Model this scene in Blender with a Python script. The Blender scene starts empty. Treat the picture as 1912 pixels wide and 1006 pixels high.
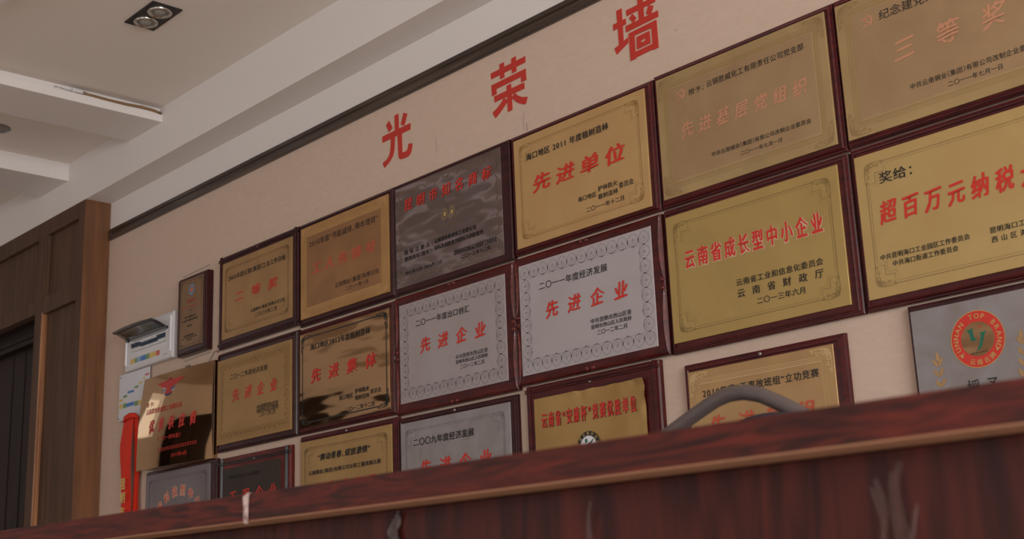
import bpy, math, random
from mathutils import Vector, Matrix
random.seed(7)
scene = bpy.context.scene
C = scene.collection
R = math.radians

# ------------------------------------------------------------------ camera
cam_d = bpy.data.cameras.new('camera')
cam_d.sensor_width = 36.0
cam_d.lens = 2463.45 / 1912.0 * 36.0
cam_d.clip_start = 0.05
cam = bpy.data.objects.new('camera', cam_d)
C.objects.link(cam)
cx = Vector((0.67606206, 0.73581752, -0.03889298))
cy = Vector((0.21077998, -0.14254559, 0.96708456))
cz = Vector((0.70605375, -0.66200704, -0.25146527))
CAMZ = 0.9
cam.matrix_world = Matrix(((cx.x, cy.x, cz.x, 0), (cx.y, cy.y, cz.y, 0), (cx.z, cy.z, cz.z, CAMZ), (0, 0, 0, 1)))
scene.camera = cam
cam_d.dof.use_dof = True
cam_d.dof.focus_distance = 4.4
cam_d.dof.aperture_fstop = 5.6

# ------------------------------------------------------------------ light
world = bpy.data.worlds.new('sky'); scene.world = world; world.use_nodes = True
wb = world.node_tree.nodes['Background']
wb.inputs[0].default_value = (0.93, 0.96, 1.0, 1); wb.inputs[1].default_value = .7

def window_light(name, loc, rot, w, h, power, col=(.935, 1.0, 1.0)):
    l = bpy.data.lights.new(name, 'AREA'); l.shape = 'RECTANGLE'; l.size = w; l.size_y = h
    l.energy = power; l.color = col
    o = bpy.data.objects.new(name, l); C.objects.link(o); o.location = loc; o.rotation_euler = rot
    return o
# daylight through the windows (each light fills its window opening)
window_light('daylight', (4.44, -0.55, 1.85), (0, R(90), 0), 1.9, 4.1, 285)
window_light('daylight', (-1.0, -4.94, 1.75), (R(90), 0, 0), 4.0, 1.9, 22)
window_light('daylight', (-6.5, -4.94, 1.75), (R(90), 0, 0), 2.6, 1.9, 14)
window_light('daylight', (-9.44, .90, 2.785), (0, R(-90), 0), 0.66, 0.55, .5)
scene.view_settings.view_transform = 'Standard'
scene.view_settings.look = 'None'
scene.view_settings.exposure = 0.27
scene.view_settings.gamma = 1.0
scene.view_settings.use_curve_mapping = False
scene.cycles.use_denoising = True
scene.cycles.max_bounces = 8

# ------------------------------------------------------------------ materials
def lin(c):
    return tuple(((v / 255) / 12.92 if v / 255 <= .04045 else ((v / 255 + .055) / 1.055) ** 2.4) for v in c) + (1,)
def mat(name, col, rough=.5, metal=0., noise=None, bump=None, grain=None, coat=0., spec=.5):
    """col sRGB; noise=(scale, amount); grain=(col2 sRGB, scale xyz, detail); bump=(scale, strength)"""
    m = bpy.data.materials.new(name); m.use_nodes = True
    nt = m.node_tree; b = nt.nodes['Principled BSDF']
    b.inputs['Base Color'].default_value = lin(col)
    b.inputs['Roughness'].default_value = rough; b.inputs['Metallic'].default_value = metal
    b.inputs['Specular IOR Level'].default_value = spec
    if coat: b.inputs['Coat Weight'].default_value = coat; b.inputs['Coat Roughness'].default_value = .15
    tc = nt.nodes.new('ShaderNodeTexCoord')
    def tex(scale, detail=4, distort=0.):
        mp = nt.nodes.new('ShaderNodeMapping')
        s = scale if isinstance(scale, tuple) else (scale,) * 3
        mp.inputs['Scale'].default_value = s
        nt.links.new(tc.outputs['Object'], mp.inputs[0])
        n = nt.nodes.new('ShaderNodeTexNoise'); n.inputs['Scale'].default_value = 1
        n.inputs['Detail'].default_value = detail; n.inputs['Distortion'].default_value = distort
        nt.links.new(mp.outputs[0], n.inputs[0]); return n
    if grain:
        c2, sc, det = grain[:3]
        n = tex(sc, det, grain[4] if len(grain) > 4 else 0.6)
        r = nt.nodes.new('ShaderNodeValToRGB')
        lo, hi = (grain[3] if len(grain) > 3 else (.35, .65))
        r.color_ramp.elements[0].position = lo; r.color_ramp.elements[1].position = hi
        r.color_ramp.elements[0].color = lin(col); r.color_ramp.elements[1].color = lin(c2)
        nt.links.new(n.outputs['Fac'], r.inputs[0]); nt.links.new(r.outputs[0], b.inputs['Base Color'])
    if noise:
        n = tex(noise[0]); mr = nt.nodes.new('ShaderNodeMapRange')
        mr.inputs['To Min'].default_value = max(0, rough - noise[1]); mr.inputs['To Max'].default_value = min(1, rough + noise[1])
        nt.links.new(n.outputs['Fac'], mr.inputs[0]); nt.links.new(mr.outputs[0], b.inputs['Roughness'])
    if bump:
        n = tex(bump[0], 3); bn = nt.nodes.new('ShaderNodeBump'); bn.inputs['Strength'].default_value = 1
        bn.inputs['Distance'].default_value = bump[1]
        nt.links.new(n.outputs['Fac'], bn.inputs['Height']); nt.links.new(bn.outputs[0], b.inputs['Normal'])
    return m

M = {}
M['paint'] = mat('white_paint', (222, 212, 208), .7, bump=(30, .0006))
M['ceiling'] = mat('ceiling_paint', (228, 216, 208), .8, bump=(18, .0008))
M['paper'] = mat('wallpaper', (202, 175, 158), .8, grain=((196, 169, 152), (30, 30, 90), 6, (.3, .7)), bump=((120, 120, 300), .0006))
M['floor'] = mat('floor_tile', (226, 214, 202), .35)
M['trimwood'] = mat('dark_trim_wood', (52, 38, 32), .3, grain=((92, 76, 64), (1.2, 30, 22), 6, (.5, .75)), coat=.3)
M['frame'] = mat('mahogany_frame', (80, 20, 21), .32, grain=((50, 12, 14), (8, 60, 60), 5, (.35, .7)), coat=.08, spec=.3)
M['frame_v'] = mat('mahogany_frame_red', (104, 34, 28), .32, grain=((62, 18, 18), (8, 60, 60), 5, (.35, .7)), coat=.1, spec=.3)
M['frame_d'] = mat('dark_mahogany_frame', (62, 20, 22), .3, grain=((36, 12, 16), (8, 60, 60), 5, (.35, .7)), coat=.08, spec=.3)
M['black'] = mat('black_ink', (26, 22, 22), .5)
M['bead'] = mat('black_bead', (16, 18, 28), .25, coat=.3)
M['red'] = mat('red_enamel', (196, 44, 32), .4)
M['red_d'] = mat('dark_red_enamel', (176, 40, 28), .4)
M['red_wall'] = mat('red_sticker', (184, 46, 34), .5)
M['red_faint'] = mat('faded_red_enamel', (188, 130, 98), .5)
M['red_mid'] = mat('worn_red_enamel', (186, 78, 52), .5)
M['pale'] = mat('pale_outline', (214, 190, 160), .5)
M['navy'] = mat('navy_enamel', (40, 44, 84), .4)
M['blue'] = mat('blue_enamel', (92, 140, 176), .5)
M['green'] = mat('green_enamel', (16, 96, 74), .4)
M['white'] = mat('white_enamel', (220, 214, 216), .4)
M['gold_print'] = mat('gold_print', (190, 160, 96), .4, metal=.3)
M['nail'] = mat('steel_nail', (150, 140, 134), .3, metal=.8)
M['cladding'] = mat('walnut_panel', (98, 72, 57), .55, grain=((76, 55, 43), (26, 26, 2.2), 6, (.3, .7)), spec=.12)
M['cladding_end_lit'] = mat('walnut_end_lit', (126, 80, 48), .45, grain=((92, 56, 33), (22, 22, 1.6), 7, (.3, .72)))  # lighter walnut: light from the right is put into the end board's colour
M['moulding'] = mat('lit_gold_moulding', (176, 118, 74), .4, grain=((120, 74, 46), (60, 60, 1.5), 4, (.35, .65)))  # golden tone carries the light caught by the lower bead's side face
M['door'] = mat('dark_door_wood', (44, 28, 25), .5, grain=((34, 21, 19), (18, 18, 1.5), 5, (.3, .7)), spec=.15)
M['counter'] = mat('mahogany_counter', (90, 32, 24), .45, grain=((44, 19, 17), (5.0, 9, 44), 8, (.34, .66), 2.6), spec=.22)
M['counter_v'] = mat('mahogany_counter_front', (78, 30, 24), .42, grain=((36, 15, 14), (26, 9, 2.2), 8, (.3, .7), 1.6), spec=.2)
M['rawboard'] = mat('raw_board_edge', (150, 106, 80), .8, bump=(300, .0006))
M['tape'] = mat('clear_tape', (140, 112, 106), .3, coat=.1, bump=(50, .002))
M['tape'].node_tree.nodes['Principled BSDF'].inputs['Alpha'].default_value = .12
M['tape_w'] = mat('white_tape', (200, 176, 172), .35, bump=(60, .003), grain=((140, 100, 100), (60, 60, 60), 3, (.45, .65)))
M['tape_g'] = mat('grey_tape', (78, 62, 60), .5, bump=(60, .003))
M['plastic'] = mat('white_plastic', (206, 200, 200), .35)
M['plastic_d'] = mat('grey_plastic', (120, 116, 116), .4)
M['smoke'] = mat('smoked_cover', (40, 42, 42), .12, coat=.5)
M['smoke'].node_tree.nodes['Principled BSDF'].inputs['Alpha'].default_value = .86
M['teal'] = mat('blue_black_toggle', (24, 40, 62), .4)
M['chairframe'] = mat('grey_chair_plastic', (90, 77, 75), .45, bump=((1, 60, 60), .002))
M['chairpad'] = mat('dark_chair_mesh', (38, 40, 50), .7, bump=(400, .001))
M['chrome'] = mat('chrome', (200, 196, 190), .12, metal=1)
M['lampblack'] = mat('black_lamp_plate', (26, 22, 24), .4)
M['reflector'] = mat('lamp_reflector', (150, 146, 138), .4, metal=.25)
M['cable'] = mat('brown_cable', (130, 96, 66), .5)
M['ribbon'] = mat('red_satin', (214, 50, 30), .5, bump=((30, 30, 5), .003), spec=.2)
M['yellow'] = mat('yellow_print', (214, 184, 104), .5)
M['paperwhite'] = mat('white_board_sheet', (206, 202, 208), .35)
for n, c in dict(cy=(208, 178, 104), cr=(200, 96, 88), cg=(112, 146, 100), cb=(72, 120, 184), cl=(140, 168, 190)).items():
    M[n] = mat('print_' + n, c, .5)

def plate_mat(name, col, rough=.4, metal=.5, wave=None, col2=None, nscale=6):
    return mat(name, col, rough, metal, noise=(9, .06), bump=wave, grain=((col2, nscale, 3, (.3, .7)) if col2 else None))

# ------------------------------------------------------------------ mesh helpers
class MB:
    def __init__(s): s.v = []; s.f = []; s.m = []; s.mats = []
    def mi(s, m):
        if m not in s.mats: s.mats.append(m)
        return s.mats.index(m)
    def add(s, vs, fs, m):
        k = len(s.v); s.v += [tuple(v) for v in vs]; i = s.mi(m)
        for f in fs: s.f.append([k + q for q in f]); s.m.append(i)
    def box(s, x0, x1, y0, y1, z0, z1, m, bev=0):
        if bev:
            b = min(bev, (x1-x0)/2.01, (z1-z0)/2.01, (y1-y0)/2.01)
            import bmesh
            bm = bmesh.new(); bmesh.ops.create_cube(bm, size=1)
            for v in bm.verts: v.co = Vector(((x0+x1)/2+v.co.x*(x1-x0), (y0+y1)/2+v.co.y*(y1-y0), (z0+z1)/2+v.co.z*(z1-z0)))
            bmesh.ops.bevel(bm, geom=bm.edges[:], offset=b, segments=2, profile=.5, affect='EDGES')
            bm.verts.index_update()
            s.add([v.co for v in bm.verts], [[v.index for v in f.verts] for f in bm.faces], m); bm.free(); return
        s.add([(x0,y0,z0),(x1,y0,z0),(x1,y1,z0),(x0,y1,z0),(x0,y0,z1),(x1,y0,z1),(x1,y1,z1),(x0,y1,z1)],
              [(0,3,2,1),(4,5,6,7),(0,1,5,4),(1,2,6,5),(2,3,7,6),(3,0,4,7)], m)
    def poly(s, pts, y, m):            # flat polygon in the wall plane, facing the room
        s.add([(x, y, z) for x, z in pts], [list(range(len(pts)))], m)
    def strip(s, pts, w, y, m, closed=False):   # flat ribbon along a 2D path
        n = len(pts); L = []; Rr = []
        for i in range(n):
            a = pts[(i-1) % n] if (closed or i) else pts[i]; b = pts[(i+1) % n] if (closed or i < n-1) else pts[i]
            dx, dz = b[0]-a[0], b[1]-a[1]; l = math.hypot(dx, dz) or 1
            ww = (w[i] if isinstance(w, list) else w) / 2
            L.append((pts[i][0]-dz/l*ww, y, pts[i][1]+dx/l*ww)); Rr.append((pts[i][0]+dz/l*ww, y, pts[i][1]-dx/l*ww))
        fs = [(i, i+n, (i+1) % n + n, (i+1) % n) for i in range(n if closed else n-1)]
        s.add(L+Rr, fs, m)
    def disc(s, cx_, cz_, rx, rz, y, m, n=36, inner=0):
        o = [(cx_+rx*math.cos(6.28318*i/n), y, cz_+rz*math.sin(6.28318*i/n)) for i in range(n)]
        if inner:
            q = [(cx_+rx*inner*math.cos(6.28318*i/n), y, cz_+rz*inner*math.sin(6.28318*i/n)) for i in range(n)]
            s.add(o+q, [(i, (i+1) % n, (i+1) % n+n, i+n) for i in range(n)], m)
        else: s.add(o, [list(range(n))], m)
    def rings(s, prof, x0, x1, z0, z1, m, cap=False):   # mitred rectangular moulding: prof = [(inset, y)]
        vs = []; fs = []
        for ins, y in prof: vs += [(x0+ins,y,z0+ins),(x1-ins,y,z0+ins),(x1-ins,y,z1-ins),(x0+ins,y,z1-ins)]
        for i in range(len(prof)-1):
            for j in range(4): fs.append((4*i+j, 4*i+(j+1) % 4, 4*i+4+(j+1) % 4, 4*i+4+j))
        if cap: k = 4*(len(prof)-1); fs.append((k, k+1, k+2, k+3))
        s.add(vs, fs, m)
    def tube(s, pts, r, m, n=8, closed=False, flat=1.):
        P = [Vector(p) for p in pts]; N = len(P); vs = []; fs = []
        for i in range(N):
            a = P[i-1] if (i or closed) else P[i]; b = P[(i+1) % N] if (i < N-1 or closed) else P[i]
            t = (b-a).normalized(); u = t.cross(Vector((0,1,0)));
            if u.length < .1: u = t.cross(Vector((1,0,0)))
            u.normalize(); w = t.cross(u); rr = r[i] if isinstance(r, list) else r
            for j in range(n):
                q = 6.28318*j/n; vs.append(P[i]+u*rr*math.cos(q)+w*rr*flat*math.sin(q))
        for i in range(N if closed else N-1):
            for j in range(n):
                fs.append((i*n+j, i*n+(j+1) % n, ((i+1) % N)*n+(j+1) % n, ((i+1) % N)*n+j))
        if not closed: fs.append(list(range(n))[::-1]); fs.append([(N-1)*n+j for j in range(n)])
        s.add(vs, fs, m)
    def lathe(s, c, prof, m, axis='z', n=24):
        vs = []; fs = []
        for r_, h in prof:
            for j in range(n):
                q = 6.28318*j/n; a, b = r_*math.cos(q), r_*math.sin(q)
                vs.append((c[0]+a, c[1]+b, c[2]+h) if axis == 'z' else (c[0]+a, c[1]-h, c[2]+b))
        for i in range(len(prof)-1):
            for j in range(n): fs.append((i*n+j, i*n+(j+1) % n, (i+1)*n+(j+1) % n, (i+1)*n+j))
        s.add(vs, fs, m)
    def build(s, name, parent=None, smooth=False, warp=None, org=(0,0,0), local=False):
        me = bpy.data.meshes.new(name)
        vs = [tuple(a-b for a, b in zip(v, org)) for v in (s.v if not warp else [warp(v) for v in s.v])]
        me.from_pydata(vs, [], s.f)
        for m in s.mats: me.materials.append(M[m] if isinstance(m, str) else m)
        me.polygons.foreach_set('material_index', s.m)
        if smooth: me.polygons.foreach_set('use_smooth', [True]*len(s.f))
        me.update()
        o = bpy.data.objects.new(name, me); C.objects.link(o)
        if parent:
            o.parent = parent
            if parent.type == 'EMPTY' and not local: o.matrix_parent_inverse = parent.matrix_basis.inverted()
        return o
def thing(name, label, cat, loc, group=None, rotz=0):
    o = bpy.data.objects.new(name, None); C.objects.link(o); o.empty_display_size = .05
    o.location = loc; o.rotation_euler = (0, 0, rotz); o['label'] = label; o['category'] = cat
    if group: o['group'] = group
    return o
def struct(o): o['kind'] = 'structure'; return o
def sbox(name, *a, parent=None, **k):
    b = MB(); b.box(*a, **k); o = b.build(name, parent)
    return struct(o) if parent is None else o

# ------------------------------------------------------------------ lettering
_gl = {}
def glyph(ch):
    k = ch
    if k not in _gl:
        c = bpy.data.curves.new('g', 'FONT'); c.body = ch; c.size = 1; c.resolution_u = 2
        o = bpy.data.objects.new('g', c); C.objects.link(o); bpy.context.view_layer.update()
        m = bpy.data.meshes.new_from_object(o.evaluated_get(bpy.context.evaluated_depsgraph_get()))
        vs = [(v.co.x, v.co.y) for v in m.vertices]; fs = [list(p.vertices) for p in m.polygons]
        bpy.data.objects.remove(o); bpy.data.curves.remove(c); bpy.data.meshes.remove(m)
        _gl[k] = (vs, fs)
    return _gl[k]
def adv(ch):
    if ch == ' ': return .38
    if ch in '（）()': return .5
    if ch in '“”': return .5
    if ch in '：、，': return .6
    if ord(ch) < 0x2000: return .6
    return 1.03
SHIFT = {'（': -.45, '“': -.3}
def line_geo(t, w, nib=0, rise=0, gap=0., xs_=1.):
    """glyph outlines of a line; heavier weights are overlaid shifted copies, each a hair in front of the last"""
    V = []; F = []; x = 0
    if w and not nib: sh = [(-w, -w*.5), (w, w*.5), (-w, w*.5), (w, -w*.5)]
    elif nib: sh = [(-nib, nib*.5), (-nib*.33, nib*.17), (nib*.33, -nib*.17), (nib, -nib*.5)]
    else: sh = [(0, 0)]
    if gap: t = t.replace(' ', '')
    for ch in t:
        if ch != ' ':
            vs, fs = glyph(ch)
            if not vs: x += adv(ch); continue
            xs = [v[0] for v in vs]; mx = (min(xs)+max(xs))/2
            base = x + adv(ch)/2 - mx if ord(ch) < 0x2000 or ch in '（）“”' else x
            for q_, (sx, sz) in enumerate(sh):
                k = len(V)
                for a, b in vs:
                    zz = b + sz + rise*(a-.5)
                    aa = a + sx
                    if nib: aa += (.12 if rise else 0)*(b-.4); zz += .03*math.sin(3.1*(a-.1)); aa = .5+(aa-.5)*(1+.10*(b-.4))
                    V.append((base+aa, zz, q_*.00009))
                F += [[k+q for q in f] for f in fs]
        x += adv(ch) + gap
    return V, F
STY = {'k1': ('black', .004, 0, 0), 'k2': ('black', .012, 0, 0), 'k3': ('black', .022, 0, 0), 'k4': ('black', .0, .035, .06),
       'r2': ('red_mid', 0, .030, .05), 'r3': ('red', 0, .025, .07), 'r4': ('red', 0, .034, .08), 'f3': ('red_faint', 0, .022, .08),
       'o3': ('red', .03, 0, 0), 'o4': ('red', 0, .045, .0), 'd2': ('red', .008, 0, 0), 'd4': ('red', 0, .034, .12), 'g2': ('red_mid', .004, 0, 0)}
GAP = {'二 等 奖': .7, '工人先锋号': .22, '昆明市知名商标': .4, '先进单位': .22, '先进基层党组织': .3, '云南省成长型中小企业': .18, '先 进 企 业': .62,
       '先 进 集 体': .66, '三  等  奖': .83, '超百万元纳税大户': .25, '优秀供应商': .75, '云南省“安康杯”竞赛优胜单位': .22, '先 进 班 组': .62, '优秀组织奖': .6, '五 强 企 业': .7}
def lettering(parent, t, x0, x1, z0, z1, sty, y, warp=None, label=None, color=None):
    m, w, nib, rise = STY[sty]; gap = GAP.get(t, 0)
    V, F = line_geo(t, w, nib, rise, gap)
    ax, bx = min(v[0] for v in V), max(v[0] for v in V); az, bz = min(v[1] for v in V), max(v[1] for v in V)
    if sty[0] in 'kd':                          # near-square characters
        n = sum(adv(c) for c in t)
        h = max(z1-z0, .86*(x1-x0)/n) if sty != 'd4' else z1-z0
        mid = (z0+z1)/2; z0, z1 = mid-h/2, mid+h/2
    sx, sz = (x1-x0)/(bx-ax), (z1-z0)/(bz-az)
    if sty[0] in 'rof' or sty == 'd4':          # large characters: each one a part
        chars = [c for c in t if c != ' ']; x = 0; out = []
        for c in chars:
            off = x; x += adv(c) + gap
            b = MB()
            if sty[0] == 'o':
                V2, F2 = line_geo(c, .07 if sty == 'o4' else .03, 0, rise)
                b.add([(x0+(off+p-ax)*sx+(0 if sty == 'o4' else .0012), y+.0008-d, z0+(q-az)*sz-(0 if sty == 'o4' else .001)) for p, q, d in V2], F2, 'pale' if sty == 'o4' else 'black')
            V2, F2 = line_geo(c, w, nib, rise)
            b.add([(x0+(off+p-ax)*sx, y-d, z0+(q-az)*sz) for p, q, d in V2], F2, color or m)
            out.append(b.build('character', parent, warp=warp))
        return out[0]
    b = MB()
    b.add([(x0+(a-ax)*sx, y-d, z0+(c-az)*sz) for a, c, d in V], F, color or m)
    return b.build('lettering', parent, warp=warp)
def arc_lettering(parent, t, cx_, cz_, r, a0, a1, h, m, y, off=.02, inward=False, outline=None, kx=1.0, warp=None):
    n = len(t); b = MB()
    for i, ch in enumerate(t):
        if ch == ' ': continue
        a = R(a0 + (a1-a0)*(i/(n-1) if n > 1 else 0)); rot = a - math.pi/2 if not inward else a + math.pi/2
        for mm, ox_, oz_, dy in ([(outline, p_*.055, q_*.055, .0006-.00005*(p_+2*q_)) for p_ in (-1, 1) for q_ in (-1, 1)] if outline else []) + [(m, -off, 0, 0), (m, off, 0, -.0001)]:
            vs, fs = glyph(ch)
            if not vs: continue
            xs = [v[0] for v in vs]; zs = [v[1] for v in vs]; mx = (min(xs)+max(xs))/2; mz = .38
            P = []
            for p, q in vs:
                p = (p-mx+ox_)*h*kx; q = (q-mz+oz_)*h
                P.append((cx_+r*math.cos(a)+p*math.cos(rot)-q*math.sin(rot), y+dy, cz_+r*math.sin(a)+p*math.sin(rot)+q*math.cos(rot)))
            b.add(P, fs, mm)
    return b.build('lettering', parent, warp=warp)

# ------------------------------------------------------------------ room shell
WY = 3.022          # plane of the plaque wall
FY = 2.879          # plane of the ceiling drop and the panelling
CZ = 3.338; SZ = 3.082
XL, XR, YF = -9.5, 4.5, -5.0
sbox('floor', XL, XR, YF, WY+.4, -.1, 0, 'floor')
b = MB(); b.box(XL, XR, YF, FY, CZ, CZ+.1, 'ceiling'); b.box(XL, XR, FY, WY+.2, SZ, CZ+.1, 'paint'); struct(b.build('ceiling'))
b = MB(); b.box(-6.335, XR, WY, WY+.2, 0, 2.895, 'paper'); b.box(-6.335, XR, WY+.0005, WY+.2, 2.895, SZ, 'paint')
b.box(XL, -6.335, WY+.12, WY+.3, 0, SZ, 'paper'); wall_back = struct(b.build('wall_back'))
M['scuff'] = mat('wall_scuff', (164, 138, 122), .8)
for pts in ([(-3.128, 2.605), (-3.134, 2.57), (-3.133, 2.53)], [(-3.118, 2.555), (-3.116, 2.525)], [(-3.62, 2.66), (-3.612, 2.62), (-3.614, 2.585)], [(-2.428, 2.655), (-2.422, 2.650)], [(-4.40, 2.575), (-4.405, 2.560)]):
    b = MB(); b.strip(pts, [.0006]+[.0028]*(len(pts)-2)+[.0016] if len(pts) > 2 else .004, WY-.0006, 'scuff'); b.build('scratch', wall_back)
def wall_open(name, axis, p, t, a0, a1, z1, holes, m='paint'):
    """wall slab with rectangular openings; holes = (a, b, z0, z1) sorted"""
    b = MB()
    def bx(u0, u1, w0, w1):
        if axis == 'x': b.box(min(p, p+t), max(p, p+t), u0, u1, w0, w1, m)
        else: b.box(u0, u1, min(p, p+t), max(p, p+t), w0, w1, m)
    c = a0
    for u0, u1, w0, w1 in holes:
        bx(c, u0, 0, z1); bx(u0, u1, 0, w0); bx(u0, u1, w1, z1); c = u1
    bx(c, a1, 0, z1); struct(b.build(name))
wall_open('wall_right', 'x', XR, .15, YF, WY, CZ, [(-2.6, 1.5, .9, 2.8)])
wall_open('wall_front', 'y', YF, -.15, XL, XR, CZ, [(-7.8, -5.2, .8, 2.7), (-3.0, 1.0, .8, 2.7)])
wall_open('wall_left', 'x', XL, -.15, YF, FY+.2, CZ, [(.62, 1.18, 2.45, 3.12)])
def wframe(name, axis, p, a0, a1, z0, z1, n):
    b = MB(); w = .05
    def bx(u0, u1, w0, w1, d=.03):
        if axis == 'x': b.box(p-d, p+d, u0, u1, w0, w1, 'plastic')
        else: b.box(u0, u1, p-d, p+d, w0, w1, 'plastic')
    bx(a0, a1, z0, z0+w); bx(a0, a1, z1-w, z1)
    for i in range(n+1):
        u = a0 + (a1-a0-w)*i/n; bx(u, u+w, z0, z1, .028)
    struct(b.build(name))
wframe('window_1', 'x', XR+.1, -2.6, 1.5, .9, 2.8, 4)
wframe('window_2', 'y', YF-.1, -3.0, 1.0, .8, 2.7, 4)
wframe('window_3', 'y', YF-.1, -7.8, -5.2, .8, 2.7, 3)
wframe('window_4', 'x', XL-.1, .62, 1.18, 2.45, 3.12, 1)

# dark picture rail along the wall
b = MB(); b.rings([(0, WY), (0, WY-.010), (.004, WY-.014), (.020, WY-.014), (.024, WY-.008), (.030, WY-.008)], -6.30, XR, 2.874, 2.934, 'trimwood', cap=True)
struct(b.build('trim_1'))

# ceiling drops running to the wall
def drop(name, x0, x1, z0, zlip):
    b = MB(); b.box(x0, x1, YF, FY, z0, zlip, 'paint')
    if zlip < CZ-.02: b.box(x0+.03, x1-.03, YF, FY, zlip, CZ, 'paint')
    return struct(b.build(name))
drop('ceiling_beam', -5.835, -5.502, 3.261, 3.303)
drop('ceiling_beam', -6.872, -6.533, 3.241, CZ)
drop('ceiling_beam', -8.3, -7.95, 3.241, CZ)
b = MB(); b.box(-4.75, XR, .9, 1.792, 3.26, CZ, 'paint'); struct(b.build('ceiling_beam'))

# cable and joint lying on the lip of the light trough
t = thing('lamp_cable', 'brown cable with a white connector lying on the lip of the white ceiling trough', 'cable', (-5.5, 2.6, 3.304))
pts = [(-5.520,2.341,3.304),(-5.503,2.340,3.312),(-5.500,2.38,3.309),(-5.498,2.44,3.309),(-5.499,2.52,3.309),(-5.498,2.60,3.306),(-5.497,2.69,3.306),(-5.497,2.77,3.310),(-5.497,2.83,3.308),(-5.500,2.872,3.302)]
b = MB(); b.tube(pts[:4], .0035, 'plastic', 8); b.build('wire', t, True)
b = MB(); b.tube(pts[3:], [.006,.0065,.006,.007,.0075,.007,.006], 'cable', 8); b.build('sheath', t, True)
b = MB(); b.box(-5.510, -5.491, 2.42, 2.47, 3.304, 3.322, 'plastic', bev=.003); b.box(-5.508, -5.493, 2.47, 2.49, 3.306, 3.318, 'plastic_d', bev=.002); b.build('connector', t)
# recessed lamps
t = thing('twin_downlight', 'black rectangular ceiling plate with two round recessed lamps', 'ceiling light', (-4.62, 2.363, CZ))
x0, x1, y0, y1 = -4.742, -4.498, 2.297, 2.430
b = MB(); b.box(x0, x1, y0, y1, CZ-.006, CZ-.0005, 'lampblack'); b.build('plate', t)
for i, cx_ in enumerate((-4.680, -4.562)):
    b = MB(); b.lathe((cx_, 2.362, CZ-.006), [(.050, 0), (.050, -.006), (.047, -.009), (.042, -.009), (.038, -.004)], 'chrome', n=32); r = b.build('rim', t, True)
    b = MB(); b.lathe((cx_, 2.362, CZ-.006), [(.040, -.004), (.034, -.001), (.026, -.0006), (.025, -.003), (.022, -.007), (.012, -.010), (.0001, -.011)], 'reflector', n=32); b.build('reflector', r, True)
t = thing('round_downlight', 'small round recessed lamp between the white ceiling beams', 'ceiling light', (-6.235, 2.362, CZ))
b = MB(); b.lathe((-6.235, 2.362, CZ), [(.068, -.0005), (.068, -.003), (.062, -.006), (.054, -.006), (.052, -.001)], 'plastic_d', n=32); b.build('rim', t, True)
b = MB(); b.lathe((-6.235, 2.362, CZ), [(.053, -.001), (.04, -.0006), (.030, -.0006), (.029, -.008), (.02, -.012), (.0001, -.014)], 'reflector', n=32); b.build('reflector', t, True)

# ------------------------------------------------------------------ walnut panelling round the door
t = thing('wood_panelling', 'walnut wood panelling with recessed panels around the dark doorway, meeting the wallpaper', 'wall panelling', (-7.5, FY, 0))
RC = FY+.022
def pb(name, x0, x1, z0, z1, y0=FY, y1=FY+.05, m='cladding', bev=.0015):
    b = MB(); b.box(x0, x1, y0, y1, z0, z1, m, bev=bev); return b.build(name, t)
pb('stile', -6.380, -6.3145, 0, SZ)                       # corner stile
pb('stile', -6.880, -6.783, 0, SZ-.0)                     # stile between doorway and side panel
pb('rail', -6.7825, -6.3805, 3.006, SZ)
pb('rail', -6.7825, -6.3805, 2.565, 2.645)
pb('rail', -9.4, -6.8805, 3.000, SZ)
pb('rail', -9.4, -6.8805, 2.570, 2.647)
pb('stile', -8.1, -7.98, 2.6475, 2.9995)
pb('panel', -6.7825, -6.3805, 2.6455, 3.0055, RC, RC+.02)
pb('panel', -6.7825, -6.3805, 0, 2.5645, RC, RC+.02)
pb('panel', -7.9795, -6.8805, 2.6475, 2.9995, RC, RC+.02)
pb('panel', -9.4, -8.1005, 2.6475, 2.9995, RC, RC+.02)
b = MB(); b.box(-6.335, -6.3135, FY+.0505, WY+.02, 0, SZ, 'cladding_end_lit'); b.box(-6.3140, -6.3110, FY+.001, WY-.001, 0, SZ, 'cladding_end_lit'); b.build('end_board', t)
# mouldings: half-round beads in the recesses
for (x, z0, z1, m) in ((-6.774, 0, 2.5600, 'moulding'), (-6.774, 2.6455, 3.0, 'cladding')):
    b = MB(); b.box(x-.008, x+.004, FY-.006, RC, z0, z1, m, bev=.002); b.box(x+.004, x+.012, FY+.006, RC, z0, z1, m, bev=.002); b.build('moulding', t)
for (x0, x1, z) in ((-6.7825, -6.3805, 3.006), (-9.4, -6.8805, 3.000), (-6.7825, -6.3805, 2.565)):
    b = MB(); b.box(x0, x1, FY-.004, RC, z-.014, z, 'cladding', bev=.002); b.build('moulding', t)
# doorway
b = MB()
b.box(-8.3, -6.86, FY+.055, FY+.26, 2.572, 2.66, 'door'); b.box(-6.8795, -6.80, FY+.055, FY+.26, 0, 2.66, 'door')
b.box(-8.3, -6.8795, FY+.10, FY+.26, 2.47, 2.572, 'door'); b.box(-8.3, -6.8795, FY+.09, FY+.26, 2.50, 2.52, 'door')
b.box(-8.3, -6.8795, FY+.15, FY+.20, 0, 2.4695, 'door')
for x in (-7.0, -7.16, -7.33, -7.5): b.box(x-.004, x+.004, FY+.147, FY+.151, 0, 2.4695, 'door')
d = b.build('door_1'); struct(d)

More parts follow.
